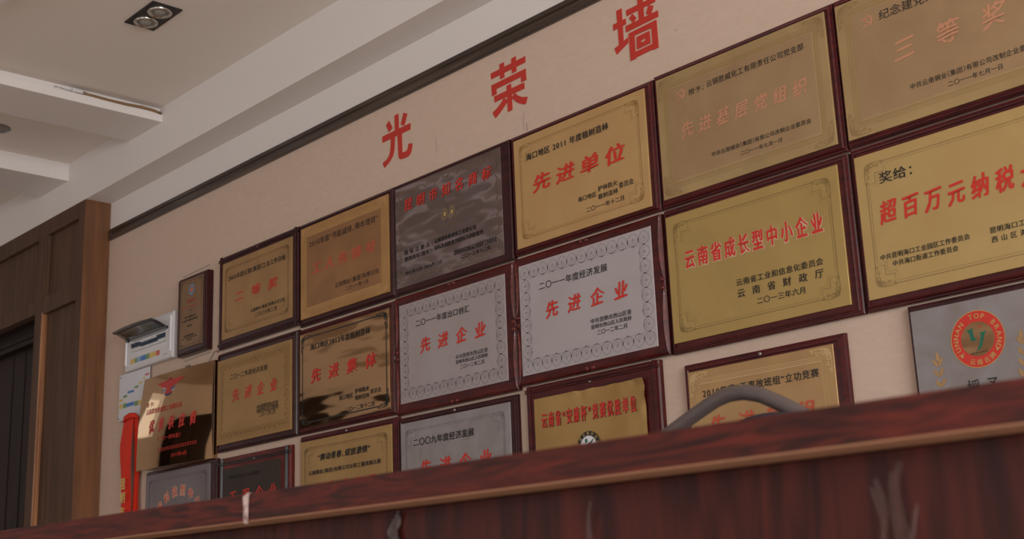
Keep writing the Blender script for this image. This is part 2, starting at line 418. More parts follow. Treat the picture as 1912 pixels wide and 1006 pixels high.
# ------------------------------------------------------------------ red characters on the wall
def wall_char(polys, label):
    b = MB(); y = WY-.0016
    for p in polys:
        n = len(p); y -= .00012; V = [(x, y, z) for x, z in p] + [(x, WY-.0002, z) for x, z in p]
        b.add(V, [list(range(n))] + [(i, n+i, n+(i+1) % n, (i+1) % n) for i in range(n)], 'red_wall')
    o = b.build('wall_character'); o['label'] = label; o['category'] = 'lettering'; o['group'] = 'red title characters on the wall'
GUANG = [[(-3.864, 2.816), (-3.839, 2.816), (-3.838, 2.751), (-3.863, 2.75)], [(-3.899, 2.805), (-3.878, 2.769), (-3.901, 2.756), (-3.919, 2.792)], [(-3.806, 2.809), (-3.783, 2.798), (-3.803, 2.755), (-3.825, 2.766)], [(-3.944, 2.751), (-3.765, 2.754), (-3.765, 2.728), (-3.944, 2.725)], [(-3.89, 2.727), (-3.864, 2.728), (-3.866, 2.694), (-3.869, 2.673), (-3.876, 2.655), (-3.892, 2.639), (-3.911, 2.627), (-3.933, 2.617), (-3.944, 2.64), (-3.921, 2.646), (-3.904, 2.657), (-3.895, 2.673), (-3.89, 2.698)], [(-3.846, 2.728), (-3.82, 2.728), (-3.819, 2.649), (-3.803, 2.646), (-3.791, 2.648), (-3.783, 2.655), (-3.779, 2.673), (-3.754, 2.667), (-3.759, 2.646), (-3.766, 2.632), (-3.779, 2.622), (-3.803, 2.621), (-3.827, 2.623), (-3.837, 2.628), (-3.842, 2.637), (-3.844, 2.658)]]
RONG = [[(-3.293, 2.8), (-3.109, 2.804), (-3.11, 2.781), (-3.292, 2.777)], [(-3.245, 2.819), (-3.221, 2.82), (-3.221, 2.762), (-3.244, 2.761)], [(-3.182, 2.819), (-3.158, 2.821), (-3.157, 2.764), (-3.181, 2.763)], [(-3.292, 2.753), (-3.11, 2.757), (-3.109, 2.714), (-3.135, 2.713), (-3.135, 2.734), (-3.266, 2.731), (-3.265, 2.712), (-3.29, 2.71)], [(-3.279, 2.706), (-3.12, 2.708), (-3.12, 2.685), (-3.278, 2.683)], [(-3.211, 2.725), (-3.188, 2.726), (-3.186, 2.626), (-3.21, 2.625)], [(-3.227, 2.684), (-3.207, 2.668), (-3.228, 2.651), (-3.253, 2.634), (-3.276, 2.622), (-3.29, 2.647), (-3.267, 2.656), (-3.247, 2.667)], [(-3.171, 2.685), (-3.156, 2.67), (-3.132, 2.656), (-3.106, 2.649), (-3.117, 2.625), (-3.135, 2.631), (-3.161, 2.646), (-3.187, 2.671)]]
QIANG = [[(-2.668, 2.81), (-2.644, 2.811), (-2.644, 2.688), (-2.665, 2.688)], [(-2.686, 2.768), (-2.629, 2.769), (-2.629, 2.749), (-2.686, 2.746)], [(-2.686, 2.682), (-2.665, 2.688), (-2.643, 2.694), (-2.624, 2.701), (-2.625, 2.681), (-2.651, 2.67), (-2.677, 2.658)], [(-2.625, 2.796), (-2.499, 2.798), (-2.5, 2.779), (-2.624, 2.775)], [(-2.574, 2.826), (-2.551, 2.826), (-2.55, 2.744), (-2.573, 2.742)], [(-2.598, 2.774), (-2.583, 2.754), (-2.598, 2.741), (-2.614, 2.764)], [(-2.528, 2.778), (-2.508, 2.768), (-2.522, 2.741), (-2.541, 2.752)], [(-2.631, 2.742), (-2.491, 2.745), (-2.491, 2.724), (-2.631, 2.72)], [(-2.62, 2.712), (-2.596, 2.696), (-2.597, 2.639), (-2.619, 2.615)], [(-2.62, 2.712), (-2.5, 2.716), (-2.522, 2.696), (-2.596, 2.696)], [(-2.5, 2.716), (-2.499, 2.62), (-2.522, 2.619), (-2.522, 2.641), (-2.522, 2.696)], [(-2.619, 2.615), (-2.597, 2.639), (-2.522, 2.641), (-2.522, 2.619), (-2.523, 2.622), (-2.595, 2.619), (-2.596, 2.615)], [(-2.587, 2.687), (-2.569, 2.669), (-2.569, 2.66), (-2.588, 2.645)], [(-2.587, 2.687), (-2.532, 2.689), (-2.55, 2.673), (-2.569, 2.669)], [(-2.532, 2.689), (-2.531, 2.647), (-2.55, 2.662), (-2.55, 2.673)], [(-2.531, 2.647), (-2.588, 2.645), (-2.569, 2.66), (-2.55, 2.662)]]
wall_char(GUANG, 'red cut-out character with two splayed legs, nearest the walnut panelling')
wall_char(RONG, 'red cut-out character with a double-cross top, between the other two')
wall_char(QIANG, 'red cut-out character with nested boxes at its lower right')

# ------------------------------------------------------------------ plaques
YP = 3.0            # front plane of the frames
def corner_scroll(b, x, z, sx, sz, s, m, y, fan=False):
    """engraved corner: spirals along both borders and a small leaf fan in the corner"""
    def P(u, v): return (x+sx*u*s, z+sz*v*s)
    def spiral(cu, cv, r, a0, turn, w, n=13):
        b.strip([P(cu+r*(1-.78*i/n)*math.cos(R(a0+turn*i/n)), cv+r*(1-.78*i/n)*math.sin(R(a0+turn*i/n))) for i in range(n+1)], [w*s*(1-.5*i/n) for i in range(n+1)], y, m)
    for k in (0, 1):
        def sp(cu, cv, r, a0, turn, w):
            if k: cu, cv, a0, turn = cv, cu, 90-a0, -turn
            spiral(cu, cv, r, a0, turn, w)
        sp(.40, .13, .13, 180, -420, .05); sp(.66, .16, .10, 200, -400, .042); sp(.88, .10, .07, 180, -380, .035)
        q = [(.10, .10), (.30, .03), (.55, .02), (.80, .03), (1.0, .05)]
        b.strip([P(*(c if not k else c[::-1])) for c in q], .035*s, y, m)
    for i in range(5):
        a = R(9+18*i); r0, r1 = .10, (.30 if i in (0, 4) else .38)
        b.strip([P(.05+r0*math.cos(a), .05+r0*math.sin(a)), P(.05+(r0*.4+r1*.6)*math.cos(a), .05+(r0*.4+r1*.6)*math.sin(a)), P(.05+r1*math.cos(a), .05+r1*math.sin(a))], [.015*s, .07*s, .01*s], y-.00005, m)
def border(plate, style, x0, x1, z0, z1, y, m, warp=None):
    b = MB()
    def rect(i, w, n=0):
        a0, a1, c0, c1 = x0+i, x1-i, z0+i, z1-i
        if n: P = [(a0+n,c0),(a1-n,c0),(a1-n,c0+n*.5),(a1-n*.5,c0+n*.5),(a1-n*.5,c0+n),(a1,c0+n),(a1,c1-n),(a1-n*.5,c1-n),(a1-n*.5,c1-n*.5),(a1-n,c1-n*.5),(a1-n,c1),(a0+n,c1),(a0+n,c1-n*.5),(a0+n*.5,c1-n*.5),(a0+n*.5,c1-n),(a0,c1-n),(a0,c0+n),(a0+n*.5,c0+n),(a0+n*.5,c0+n*.5),(a0+n,c0+n*.5)]
        else: P = [(a0,c0),(a1,c0),(a1,c1),(a0,c1)]
        b.strip(P, w, y, m, closed=True)
    cor = ((x0, z0, 1, 1), (x1, z0, -1, 1), (x0, z1, 1, -1), (x1, z1, -1, -1))
    if style == 'notch':
        rect(.030, .0022, .055); rect(.037, .0010, .055)
        for cx_, cz_, sx, sz in cor: corner_scroll(b, cx_+sx*.026, cz_+sz*.026, sx, sz, .062, m, y)
    elif style == 'ink':
        i = .019; g = .052
        for s_ in (z0+i, z1-i): b.strip([(x0+g, s_), (x1-g, s_)], .0046, y, m)
        for s_ in (x0+i, x1-i): b.strip([(s_, z0+g), (s_, z1-g)], .0046, y, m)
        for cx_, cz_, sx, sz in cor:
            corner_scroll(b, cx_+sx*.010, cz_+sz*.010, sx, sz, .070, m, y-.0001)
    elif style in ('lace', 'lace_s'):
        st = .044 if style == 'lace' else .036; off = .029; rad = st*.50
        def med(cx_, cz_, ang):
            def tr(px, pz): c, s_ = math.cos(ang), math.sin(ang); return (cx_+px*c-pz*s_, cz_+px*s_+pz*c)
            n = 10
            arch = [tr(rad*1.05*math.cos(math.pi*i/n), rad*.95*math.sin(math.pi*i/n)) for i in range(n+1)]
            b.strip(arch, .0036, y, m)
            b.strip([tr(rad*.62*math.cos(math.pi*i/n), rad*.6*math.sin(math.pi*i/n)) for i in range(n+1)], .0020, y, m)
            b.strip([tr(-rad*1.05, 0), tr(-rad*.5, -rad*.75), tr(0, -rad*.95), tr(rad*.5, -rad*.75), tr(rad*1.05, 0)], .0028, y, m)
            b.poly([tr(0, rad*.45), tr(-rad*.28, 0), tr(0, -rad*.35), tr(rad*.28, 0)], y, m)
            b.poly([tr(0, rad*1.25), tr(-rad*.14, rad*.98), tr(rad*.14, rad*.98)], y, m)
        nx = int((x1-x0-2*off)/st); nz = int((z1-z0-2*off)/st)
        for i in range(nx+1):
            x = x0+off+(x1-x0-2*off)*i/nx
            med(x, z1-off, math.pi); med(x, z0+off, 0)
        for i in range(1, nz):
            z = z0+off+(z1-z0-2*off)*i/nz
            med(x0+off, z, -math.pi/2); med(x1-off, z, math.pi/2)
        rect(.050, .0012)
    elif style == 'band':
        for i, w in ((.028, .0016), (.034, .0014), (.040, .0026)): rect(i, w)
        rng = random.Random(int(x0*100)+3)
        for cx_, cz_, sx, sz in cor: corner_scroll(b, cx_+sx*.006, cz_+sz*.006, sx, sz, .07, m, y-.0001)
    elif style == 'scroll':
        def wav(p0, p1, n):
            for i in range(n):
                u0 = i/n+.012; u1 = (i+1)/n-.012; P = []
                for k in range(13):
                    u = u0+(u1-u0)*k/12; a = .006*math.sin(k/12*6.283*1.5)
                    dx, dz = p1[0]-p0[0], p1[1]-p0[1]; l = math.hypot(dx, dz)
                    P.append((p0[0]+dx*u-dz/l*a, p0[1]+dz*u+dx/l*a))
                b.strip(P, .0034, y, m); b.strip([(q[0]+.002, q[1]-.004) for q in P[2:-2]], .002, y, m)
        i = .026
        wav((x0+i, z0+i), (x1-i, z0+i), 9); wav((x0+i, z1-i), (x1-i, z1-i), 9); wav((x0+i, z0+i), (x0+i, z1-i), 6); wav((x1-i, z0+i), (x1-i, z1-i), 6)
    elif style == 'thin':
        rect(.008, .0012, .02); rect(.011, .0008, .02)
        for cx_, cz_, sx, sz in cor: corner_scroll(b, cx_+sx*.006, cz_+sz*.006, sx, sz, .032, m, y)
    return b.build('border', plate, warp=warp)

def plaque(name, label, fr, pl, fstyle, pmat, bmat, bstyle, lines, fm='frame', nail=False, thick=.021, yp=YP, pcol=None, inner=None, crumple=False, group='award plaques in wooden frames on the wall'):
    x0, x1, z0, z1 = fr; p0, p1, q0, q1 = pl
    t = thing(name, label, 'plaque', ((x0+x1)/2, yp, z0), group)
    yb = WY-.0005
    b = MB(); h = yb-yp
    gin = min(p0-x0, x1-p1, q0-z0, z1-q1)
    if fstyle == 'ogee':
        prof = [(0, yb), (0, yp+h*.45), (.003, yp+h*.30), (.006, yp+h*.28), (.008, yp+.002), (.012, yp-.001), (.016, yp), (gin*.62, yp+.001), (gin*.62+.002, yp+.003), (gin*.9, yp+.0035)]
    elif fstyle == 'step':
        prof = [(0, yb), (0, yp+.010), (.005, yp+.008), (.006, yp+.004), (.011, yp+.003), (.012, yp-.001), (.018, yp-.001), (.020, yp+.002), (gin*.9, yp+.002)]
    else:
        prof = [(0, yb), (0, yp+.006), (.004, yp+.002), (.008, yp+.001), (gin*.9, yp+.001)]
    b.rings(prof, x0, x1, z0, z1, fm, cap=True)
    f = b.build('frame', t)
    if fstyle == 'carved':
        cxm, czm = (x0+x1)/2, (z0+z1)/2
        b = MB()
        def lens(pa, pb_, nrm, d):
            n = 12; V = []
            for i in range(n+1):
                u = i/n; x = pa[0]+(pb_[0]-pa[0])*u; z = pa[1]+(pb_[1]-pa[1])*u; w = d*math.sin(math.pi*u)**.7
                V += [(x, yp+.002, z), (x+nrm[0]*w*.5, yp-.004*math.sin(math.pi*u)-.001, z+nrm[1]*w*.5), (x+nrm[0]*w, yp+.001, z+nrm[1]*w)]
            fs = []
            for i in range(n): k = 3*i; fs += [(k, k+1, k+4, k+3), (k+1, k+2, k+5, k+4)]
            b.add(V, fs, 'frame_v')
        g = .004
        for (a, c, nn) in (((x0+g, z0+g), (cxm-.02, z0+g), (0, 1)), ((cxm+.02, z0+g), (x1-g, z0+g), (0, 1)), ((x0+g, z1-g), (cxm-.02, z1-g), (0, -1)), ((cxm+.02, z1-g), (x1-g, z1-g), (0, -1)),
                           ((x0+g, z0+g), (x0+g, czm-.02), (1, 0)), ((x0+g, czm+.02), (x0+g, z1-g), (1, 0)), ((x1-g, z0+g), (x1-g, czm-.02), (-1, 0)), ((x1-g, czm+.02), (x1-g, z1-g), (-1, 0))):
            lens(a, c, nn, .014)
        b.build('carved_edge', f)
        for cx_, cz_, dx, dz in ((cxm, z0+.010, 1, 0), (cxm, z1-.010, 1, 0), (x0+.010, czm, 0, 1), (x1-.010, czm, 0, 1)):
            for s_ in (-1, 1):
                k = MB(); k.lathe((cx_+dx*s_*.013, yp+.002, cz_+dz*s_*.013), [(.009, 0), (.0085, .003), (.006, .006), (.0025, .0075), (.0001, .0078)], 'frame_v', axis='y', n=12); k.build('carved_knob', f, True)
    if fstyle in ('lap', 'lap_black'):
        m2 = 'bead' if fstyle == 'lap_black' else fm
        for off_ in ((.022, .031) if fstyle == 'lap_black' else (.014, .021)):
            for (a0, a1, c0, c1) in ((x0, x1, z1-off_-.0025, z1-off_+.0025), (x0, x1, z0+off_-.0025, z0+off_+.0025), (x0+off_-.0025, x0+off_+.0025, z0, z1), (x1-off_-.0025, x1-off_+.0025, z0, z1)):
                k = MB(); k.box(a0-.0005, a1+.0005, yp-.0035, yp+.004, c0, c1, m2, bev=.001); k.build('bead', f)
    # plate
    b = MB(); ypl = yp-.0015
    if crumple:
        nx, nz = 40, 26; V = []
        for j in range(nz+1):
            for i in range(nx+1):
                u, v = i/nx, j/nz; x = p0+(p1-p0)*u; z = q0+(q1-q0)*v
                w = max(0, (u-.35)/.65)*max(0, (v-.45)/.55)
                edge = 1 if (u > .93 or v > .93) else .25
                d = w*edge*(.006*math.sin(u*31+v*9)+.004*math.sin(u*13-v*37+1))
                d += .004*max(0, (v-.92)/.08)*math.sin(u*21)*(u > .3)
                V.append((x - (.0006*math.sin(v*40) if (i == nx and v > .4) else 0), ypl-.002-abs(d), z - (.0025*abs(math.sin(u*17)) if (j == nz and u > .4) else 0)))
        b.add(V, [(j*(nx+1)+i, j*(nx+1)+i+1, (j+1)*(nx+1)+i+1, (j+1)*(nx+1)+i) for j in range(nz) for i in range(nx)], pmat)
        ypl -= .0028
        P_ = b.build('plate', t, True)
    else:
        b.rings([(0, yp+.004), (0, ypl+.0006), (.0006, ypl)], p0, p1, q0, q1, pmat, cap=True)
        P_ = b.build('plate', t)
    if inner:
        ii = .046
        k = MB(); k.rings([(0, ypl), (.002, ypl-.0004)], p0+ii, p1-ii, q0+ii, q1-ii, inner, cap=True); k.build('inner_field', P_); 
    yl = ypl-.0010
    if bstyle: border(P_, bstyle, p0, p1, q0, q1, ypl-.0005, bmat)
    for L_ in lines: lettering(P_, *L_, y=yl)
    if nail:
        k = MB(); zc = z1-(z1-q1)*.5; xc = (x0+x1)/2+.004
        k.lathe((xc, yp+.001, zc), [(.0060, 0), (.0060, .002), (.004, .0038), (.0001, .0046)], 'nail', axis='y', n=14); k.build('nail', t, True)
    return t, P_, yl

def brass(n, c, c2, rough=.42, metal=.45, **k): M[n] = plate_mat(n, c, rough, metal, col2=c2, **k); return n
def darker(n, c, rough=.45, metal=.4): M[n] = mat(n, c, rough, metal); return n
brass('brass_a', (176, 138, 92), (160, 122, 80)); darker('brass_a_line', (126, 92, 58))
brass('brass_b_rim', (186, 142, 90), (170, 126, 78)); brass('brass_b', (162, 118, 78), (146, 104, 68)); darker('brass_b_glint', (204, 160, 104))  # border lines brighter than the rim: embossing highlights put into the colour
brass('brass_d', (198, 160, 108), (192, 152, 102)); darker('brass_d_line', (158, 118, 70))
brass('brass_e_rim', (180, 152, 106), (166, 138, 96)); brass('brass_e', (172, 142, 106), (162, 130, 96)); darker('brass_e_line', (156, 126, 84))
brass('brass_g', (190, 160, 106), (184, 152, 98)); darker('brass_g_line', (150, 122, 78))
brass('brass_h', (180, 150, 92), (172, 142, 86)); darker('brass_h_line', (140, 114, 70))
brass('silver_i', (182, 172, 174), (176, 165, 167), .5, .3); darker('silver_i_line', (158, 149, 152))
brass('silver_j', (170, 158, 158), (164, 150, 150), .5, .3); darker('silver_j_line', (148, 137, 139))
brass('silver_o', (156, 148, 148), (142, 132, 130), .5, .35, nscale=14); darker('silver_o_line', (124, 116, 118))
brass('brass_l', (172, 134, 84), (162, 124, 76)); darker('brass_l_line', (150, 114, 68))
brass('brass_n', (180, 144, 92), (168, 132, 82)); darker('brass_n_line', (126, 96, 60))
brass('brass_p', (178, 142, 88), (164, 126, 74)); 
brass('brass_q', (184, 146, 100), (170, 132, 90)); darker('brass_q_glint', (212, 178, 130))  # pale border lines paint the highlights of the embossed edges
brass('bronze_m', (58, 44, 34), (50, 38, 30), .45, .3)
brass('silver_r', (150, 142, 144), (134, 122, 118), .5, .35, nscale=9)
brass('bronze_s', (146, 112, 82), (130, 98, 70)); darker('bronze_s_line', (92, 68, 50))
brass('silver_u', (132, 122, 126), (126, 114, 116), .4, .5); darker('silver_u_line', (96, 88, 92))
def mirror(n, c, rough, wave): M[n] = mat(n, c, rough, 1.0, bump=wave); return n
mirror('mirror_silver', (150, 138, 140), .10, ((1.6, 1, 3.2), .02)); darker('mirror_line', (150, 132, 112), .3, .8)
mirror('mirror_brass', (186, 150, 112), .07, ((1.3, 1, 3.6), .012))
mirror('polished_brass', (182, 146, 110), .035, ((2, 2, 2), .001))

D = {}
D['A'] = [('2005年度云铜（集团）工会工作目标', -5.0628, -4.6014, 2.3957, 2.4079, 'k2'), ('二 等 奖', -5.006, -4.6561, 2.28, 2.33, 'r3'), ('云南铜业（集团）有限公司工会', -4.8733, -4.6066, 2.2093, 2.2265, 'k2'), ('二〇〇六年二月', -4.838, -4.6681, 2.1859, 2.1974, 'k2')]
D['B'] = [('2010年度“节能减排、降本增效”', -4.4226, -3.9502, 2.398, 2.4265, 'k1'), ('工人先锋号', -4.4064, -3.9668, 2.277, 2.33, 'r2'), ('云南铜业（集团）有限公司', -4.24, -3.9521, 2.1903, 2.2085, 'k1'), ('二〇一一年一月', -4.1719, -4.0182, 2.1639, 2.1803, 'k1')]
D['C'] = [('昆明市知名商标', -3.783, -3.2839, 2.392, 2.443, 'r3'), ('商 标 注 册 人 ：', -3.7881, -3.62, 2.2235, 2.2392, 'k1'), ('云南铜业胜威化工有限公司', -3.6109, -3.3782, 2.2276, 2.2449, 'k2'), ('使用商标（服务）：', -3.7888, -3.6211, 2.1997, 2.211, 'k1'), ('饲料及磷酸氢钙肥料几磷酸氢钙', -3.6119, -3.3395, 2.2006, 2.2177, 'k2'), ('昆明市知名商标认定和保护工作委员会', -3.5007, -3.2691, 2.1566, 2.1766, 'k2'), ('二〇一三年十二月', -3.4603, -3.3078, 2.1357, 2.1508, 'k1'), ('2013年12月-2016年12月', -3.7855, -3.5736, 2.1443, 2.158, 'k1')]
D['D'] = [('海口地区 2011 年度植树造林', -3.104, -2.7136, 2.4039, 2.4299, 'k3'), ('先进单位', -3.0781, -2.6475, 2.278, 2.345, 'r4'), ('海口地区', -2.8671, -2.7833, 2.194, 2.2111, 'k2'), ('护林防火', -2.7754, -2.6885, 2.209, 2.2236, 'k2'), ('植树造林', -2.7759, -2.689, 2.1808, 2.1982, 'k2'), ('委员会', -2.6831, -2.6207, 2.193, 2.213, 'k2'), ('二〇一一年十二月', -2.8305, -2.6649, 2.1505, 2.167, 'k2')]
D['E'] = [('授予：', -2.3752, -2.3162, 2.4133, 2.4252, 'k1'), ('云铜胜威化工有限责任公司党支部', -2.3042, -1.9516, 2.4129, 2.4341, 'k1'), ('先进基层党组织', -2.4153, -1.9515, 2.278, 2.332, 'f3'), ('中共云南铜业（集团）有限公司改制企业委员会', -2.3055, -1.951, 2.1911, 2.2062, 'k1'), ('二〇一一年七月一日', -2.2007, -2.0535, 2.1651, 2.1786, 'k1')]
D['F'] = [('纪念建党九十周年', -1.7063, -1.43, 2.411, 2.437, 'k1'), ('三  等  奖', -1.676, -1.354, 2.272, 2.342, 'f3'), ('中共云南铜业（集团）有限公司改制企业委员会', -1.639, -1.2845, 2.186, 2.203, 'k1'), ('二〇一一年七月一日', -1.534, -1.3855, 2.16, 2.175, 'k1')]
D['G'] = [('奖给：', -1.761, -1.664, 1.96, 1.989, 'k2'), ('超百万元纳税大户', -1.7726, -1.268, 1.846, 1.914, 'r4'), ('中共昆明海口工业园区工作委员会', -1.783, -1.5294, 1.7535, 1.769, 'k2'), ('中共海口街道工作委员会', -1.749, -1.5635, 1.731, 1.7465, 'k2'), ('昆明海口工业园区管理委员会', -1.4745, -1.235, 1.754, 1.77, 'k2'), ('西 山 区 海 口 街 道 办 事 处', -1.474, -1.235, 1.73, 1.746, 'k2'), ('二〇一二年十二月', -1.395, -1.285, 1.7, 1.716, 'k2')]
D['H'] = [('云南省成长型中小企业', -2.4393, -1.947, 1.871, 1.9332, 'o4'), ('云南省工业和信息化委员会', -2.2552, -1.9586, 1.7834, 1.8037, 'k2'), ('云  南  省  财  政  厅', -2.2546, -1.9605, 1.7517, 1.7699, 'k2'), ('二〇一三年六月', -2.1886, -2.0249, 1.7166, 1.7355, 'k2')]
D['I'] = [('二〇一一年度经济发展', -3.0683, -2.7551, 1.9402, 1.962, 'k2'), ('先 进 企 业', -3.0433, -2.6716, 1.8331, 1.8939, 'r4'), ('中共昆明市西山区委', -2.8389, -2.6635, 1.7805, 1.7965, 'k2'), ('昆明市西山区人民政府', -2.838, -2.6652, 1.762, 1.7765, 'k2'), ('二〇一二年二月', -2.8138, -2.6862, 1.7402, 1.7562, 'k2')]
D['J'] = [('二〇一一年度出口创汇', -3.7304, -3.4259, 1.9376, 1.9569, 'k2'), ('先 进 企 业', -3.7065, -3.3418, 1.8295, 1.8886, 'r4'), ('中共昆明市西山区委', -3.5072, -3.3358, 1.7782, 1.7895, 'k1'), ('昆明市西山区人民政府', -3.5068, -3.3367, 1.7598, 1.7709, 'k2'), ('二〇一二年二月', -3.4845, -3.3566, 1.7386, 1.7518, 'k2')]
D['K'] = [('海口地区2012年度植树造林', -4.4165, -4.0107, 1.9681, 1.9837, 'k1'), ('先 进 集 体', -4.4139, -3.9699, 1.8241, 1.8865, 'r4'), ('海口地区', -4.2197, -4.1267, 1.7302, 1.7484, 'k1'), ('护林防火', -4.1117, -4.0212, 1.7432, 1.7596, 'k2'), ('植树造林', -4.1121, -4.0217, 1.7171, 1.7338, 'k1'), ('委员会', -4.0133, -3.9467, 1.7267, 1.7447, 'k1'), ('二〇一二年十二月', -4.1743, -3.9897, 1.6802, 1.6954, 'k1')]
D['L'] = [('二〇一二年度经济发展', -5.0375, -4.7365, 1.9363, 1.9604, 'k1'), ('先 进 企 业', -5.0179, -4.6583, 1.8341, 1.8939, 'r3'), ('中共昆明市西山区委', -4.8167, -4.6529, 1.7751, 1.7961, 'k2'), ('昆明市西山区人民政府', -4.8165, -4.6505, 1.7603, 1.7777, 'k2'), ('二〇一三年二月', -4.7936, -4.6743, 1.7413, 1.7617, 'k2')]
D['M'] = [('昆明工业企业二〇〇九年度', -5.0399, -4.7948, 1.5021, 1.5192, 'k3'), ('五 强 企 业', -5.03, -4.66, 1.392, 1.455, 'r3')]
D['N'] = [('“舞动青春、绽放激情”', -4.3636, -4.0172, 1.5113, 1.5337, 'k4'), ('云南铜业(集团)有限公司女职工健美操比赛', -4.4277, -3.953, 1.462, 1.4691, 'k3'), ('优秀组织奖', -4.395, -3.983, 1.365, 1.424, 'r4')]
D['O'] = [('二〇〇九年度经济发展', -3.7573, -3.4216, 1.4963, 1.5235, 'k3'), ('先 进 企 业', -3.722, -3.334, 1.378, 1.443, 'r4')]
D['P'] = [('云南省“安康杯”竞赛优胜单位', -3.0818, -2.6658, 1.4767, 1.5269, 'o3')]
D['Q'] = [('2010年度“无事故班组”立功竞赛', -2.4088, -2.0073, 1.4812, 1.5057, 'k2'), ('先 进 班 组', -2.392, -2.03, 1.365, 1.426, 'r2')]
D['R'] = [('授 予', -1.586, -1.503, 1.362, 1.406, 'k1')]
D['T'] = [('授 予：', -5.714, -5.642, 1.9059, 1.9211, 'd2'), ('云南铜业胜威化工有限公司', -5.7079, -5.4019, 1.8662, 1.8924, 'd2'), ('优秀供应商', -5.6689, -5.282, 1.7706, 1.8394, 'd4'), ('（二〇一四年度）', -5.584, -5.4016, 1.7293, 1.751, 'd2'), ('2015年4月', -5.4742, -5.3571, 1.6469, 1.6625, 'd2')]
plaque('award_plaque', 'bronze plaque with three large red characters in a lapped frame, right of the small plaque', (-5.150,-4.511,2.089,2.515), (-5.117,-4.550,2.128,2.480), 'lap', 'brass_a', 'brass_a_line', 'notch', D['A'], 'frame_d', nail=True)
plaque('award_plaque', 'brown bronze plaque with five red characters, left of the mirror-like silver plaque', (-4.503,-3.853,2.075,2.515), (-4.487,-3.886,2.102,2.493), 'ogee', 'brass_b_rim', 'brass_b_glint', 'band', D['B'], 'frame_d', inner='brass_b')
t, P_, yl = plaque('award_plaque', 'mirror-like silver plaque with seven red characters and a gold scroll emblem', (-3.848,-3.192,2.076,2.513), (-3.840,-3.234,2.100,2.496), 'flat', 'mirror_silver', 'mirror_line', 'scroll', D['C'], 'frame_d')
b = MB()
for sx in (-1, 1):
    cx_, cz_ = -3.5255+sx*.021, 2.325
    for k in range(9):
        a = 6.283*k/9; b.disc(cx_+.015*math.cos(a), cz_+.020*math.sin(a), .006, .007, yl+.0002, 'mirror_line', 12)
    b.disc(cx_, cz_, .017, .022, yl+.0003, 'mirror_line', 20, inner=.6); b.disc(cx_, cz_, .007, .009, yl, 'gold_print', 16)
b.build('emblem', P_)
b = MB(); 
for i in range(4): b.disc(-3.553+i*.018, 2.279, .007, .006, yl, 'mirror_line', 10, inner=.5)
b.build('emblem', P_)
plaque('award_plaque', 'orange-gold plaque with four broad red characters, right of the silver mirror plaque', (-3.187,-2.523,2.082,2.514), (-3.166,-2.554,2.102,2.494), 'ogee', 'brass_d', 'brass_d_line', 'notch', D['D'])
t, P_, yl = plaque('award_plaque', 'dull gold plaque with six faded pink characters and a faded party emblem', (-2.518,-1.851,2.081,2.520), (-2.503,-1.876,2.106,2.501), 'ogee', 'brass_e_rim', 'brass_e_line', 'band', D['E'], inner='brass_e')
def sickle(P_, cx_, cz_, s, y, m):
    b = MB(); pts = [(cx_+s*(.05+.62*math.cos(R(a))), cz_+s*(.05+.62*math.sin(R(a)))) for a in range(118, -121, -14)]
    n = len(pts); b.strip(pts, [s*(.06+.24*math.sin(math.pi*min(1, i/n*1.05))) for i in range(n)], y, m)
    b.strip([(cx_-s*.30, cz_-s*.42), (cx_-s*.75, cz_-s*.85)], s*.2, y, m)
    b.strip([(cx_-s*.52, cz_+s*.18), (cx_+s*.62, cz_-s*.72)], s*.18, y-.0001, m)
    b.strip([(cx_-s*.72, cz_+s*.12), (cx_-s*.26, cz_+s*.52)], s*.28, y-.0001, m)
    b.build('emblem', P_)
sickle(P_, -2.406, 2.4245, .021, yl, 'red_faint')
t, P_, yl = plaque('award_plaque', 'dull gold plaque with three widely spaced faded characters and a faded party emblem', (-1.848,-1.190,2.084,2.520), (-1.840,-1.213,2.103,2.500), 'ogee', 'brass_e_rim', 'brass_e_line', 'band', D['F'], inner='brass_e')
sickle(P_, -1.742, 2.422, .020, yl, 'red_faint')
plaque('award_plaque', 'gold plaque with a long red brush line below a two-character black heading', (-1.846,-1.190,1.627,2.078), (-1.831,-1.205,1.656,2.051), 'ogee', 'brass_g', 'brass_g_line', 'notch', D['G'])
plaque('award_plaque', 'olive-gold plaque with nine tall red characters in one line and three black lines', (-2.516,-1.853,1.627,2.075), (-2.503,-1.886,1.657,2.050), 'ogee', 'brass_h', 'brass_h_line', 'notch', D['H'])
plaque('award_plaque', 'pale silver plaque with four red characters in a carved frame, below the orange-gold plaque', (-3.190,-2.525,1.631,2.071), (-3.166,-2.566,1.662,2.041), 'carved', 'silver_i', 'silver_i_line', 'lace', D['I'])
plaque('award_plaque', 'greyish silver plaque with four red characters in a carved frame, below the mirror-like plaque', (-3.856,-3.194,1.621,2.067), (-3.828,-3.238,1.660,2.033), 'carved', 'silver_j', 'silver_j_line', 'lace', D['J'])
plaque('award_plaque', 'shiny brown plaque with black scrolled border line and four red brush characters', (-4.506,-3.860,1.630,2.063), (-4.492,-3.892,1.653,2.040), 'ogee', 'mirror_brass', 'black', 'ink', D['K'])
plaque('award_plaque', 'dark gold plaque with a scalloped border and four red characters, beside the polished brass plate', (-5.156,-4.516,1.630,2.070), (-5.143,-4.556,1.660,2.036), 'ogee', 'brass_l', 'brass_l_line', 'lace_s', D['L'], 'frame_d')
plaque('award_plaque', 'nearly black bronze plaque in a frame with black lapped beads, low behind the counter', (-5.122,-4.563,1.20,1.599), (-5.081,-4.634,1.24,1.550), 'lap_black', 'bronze_m', None, None, D['M'], 'frame_v', nail=True)
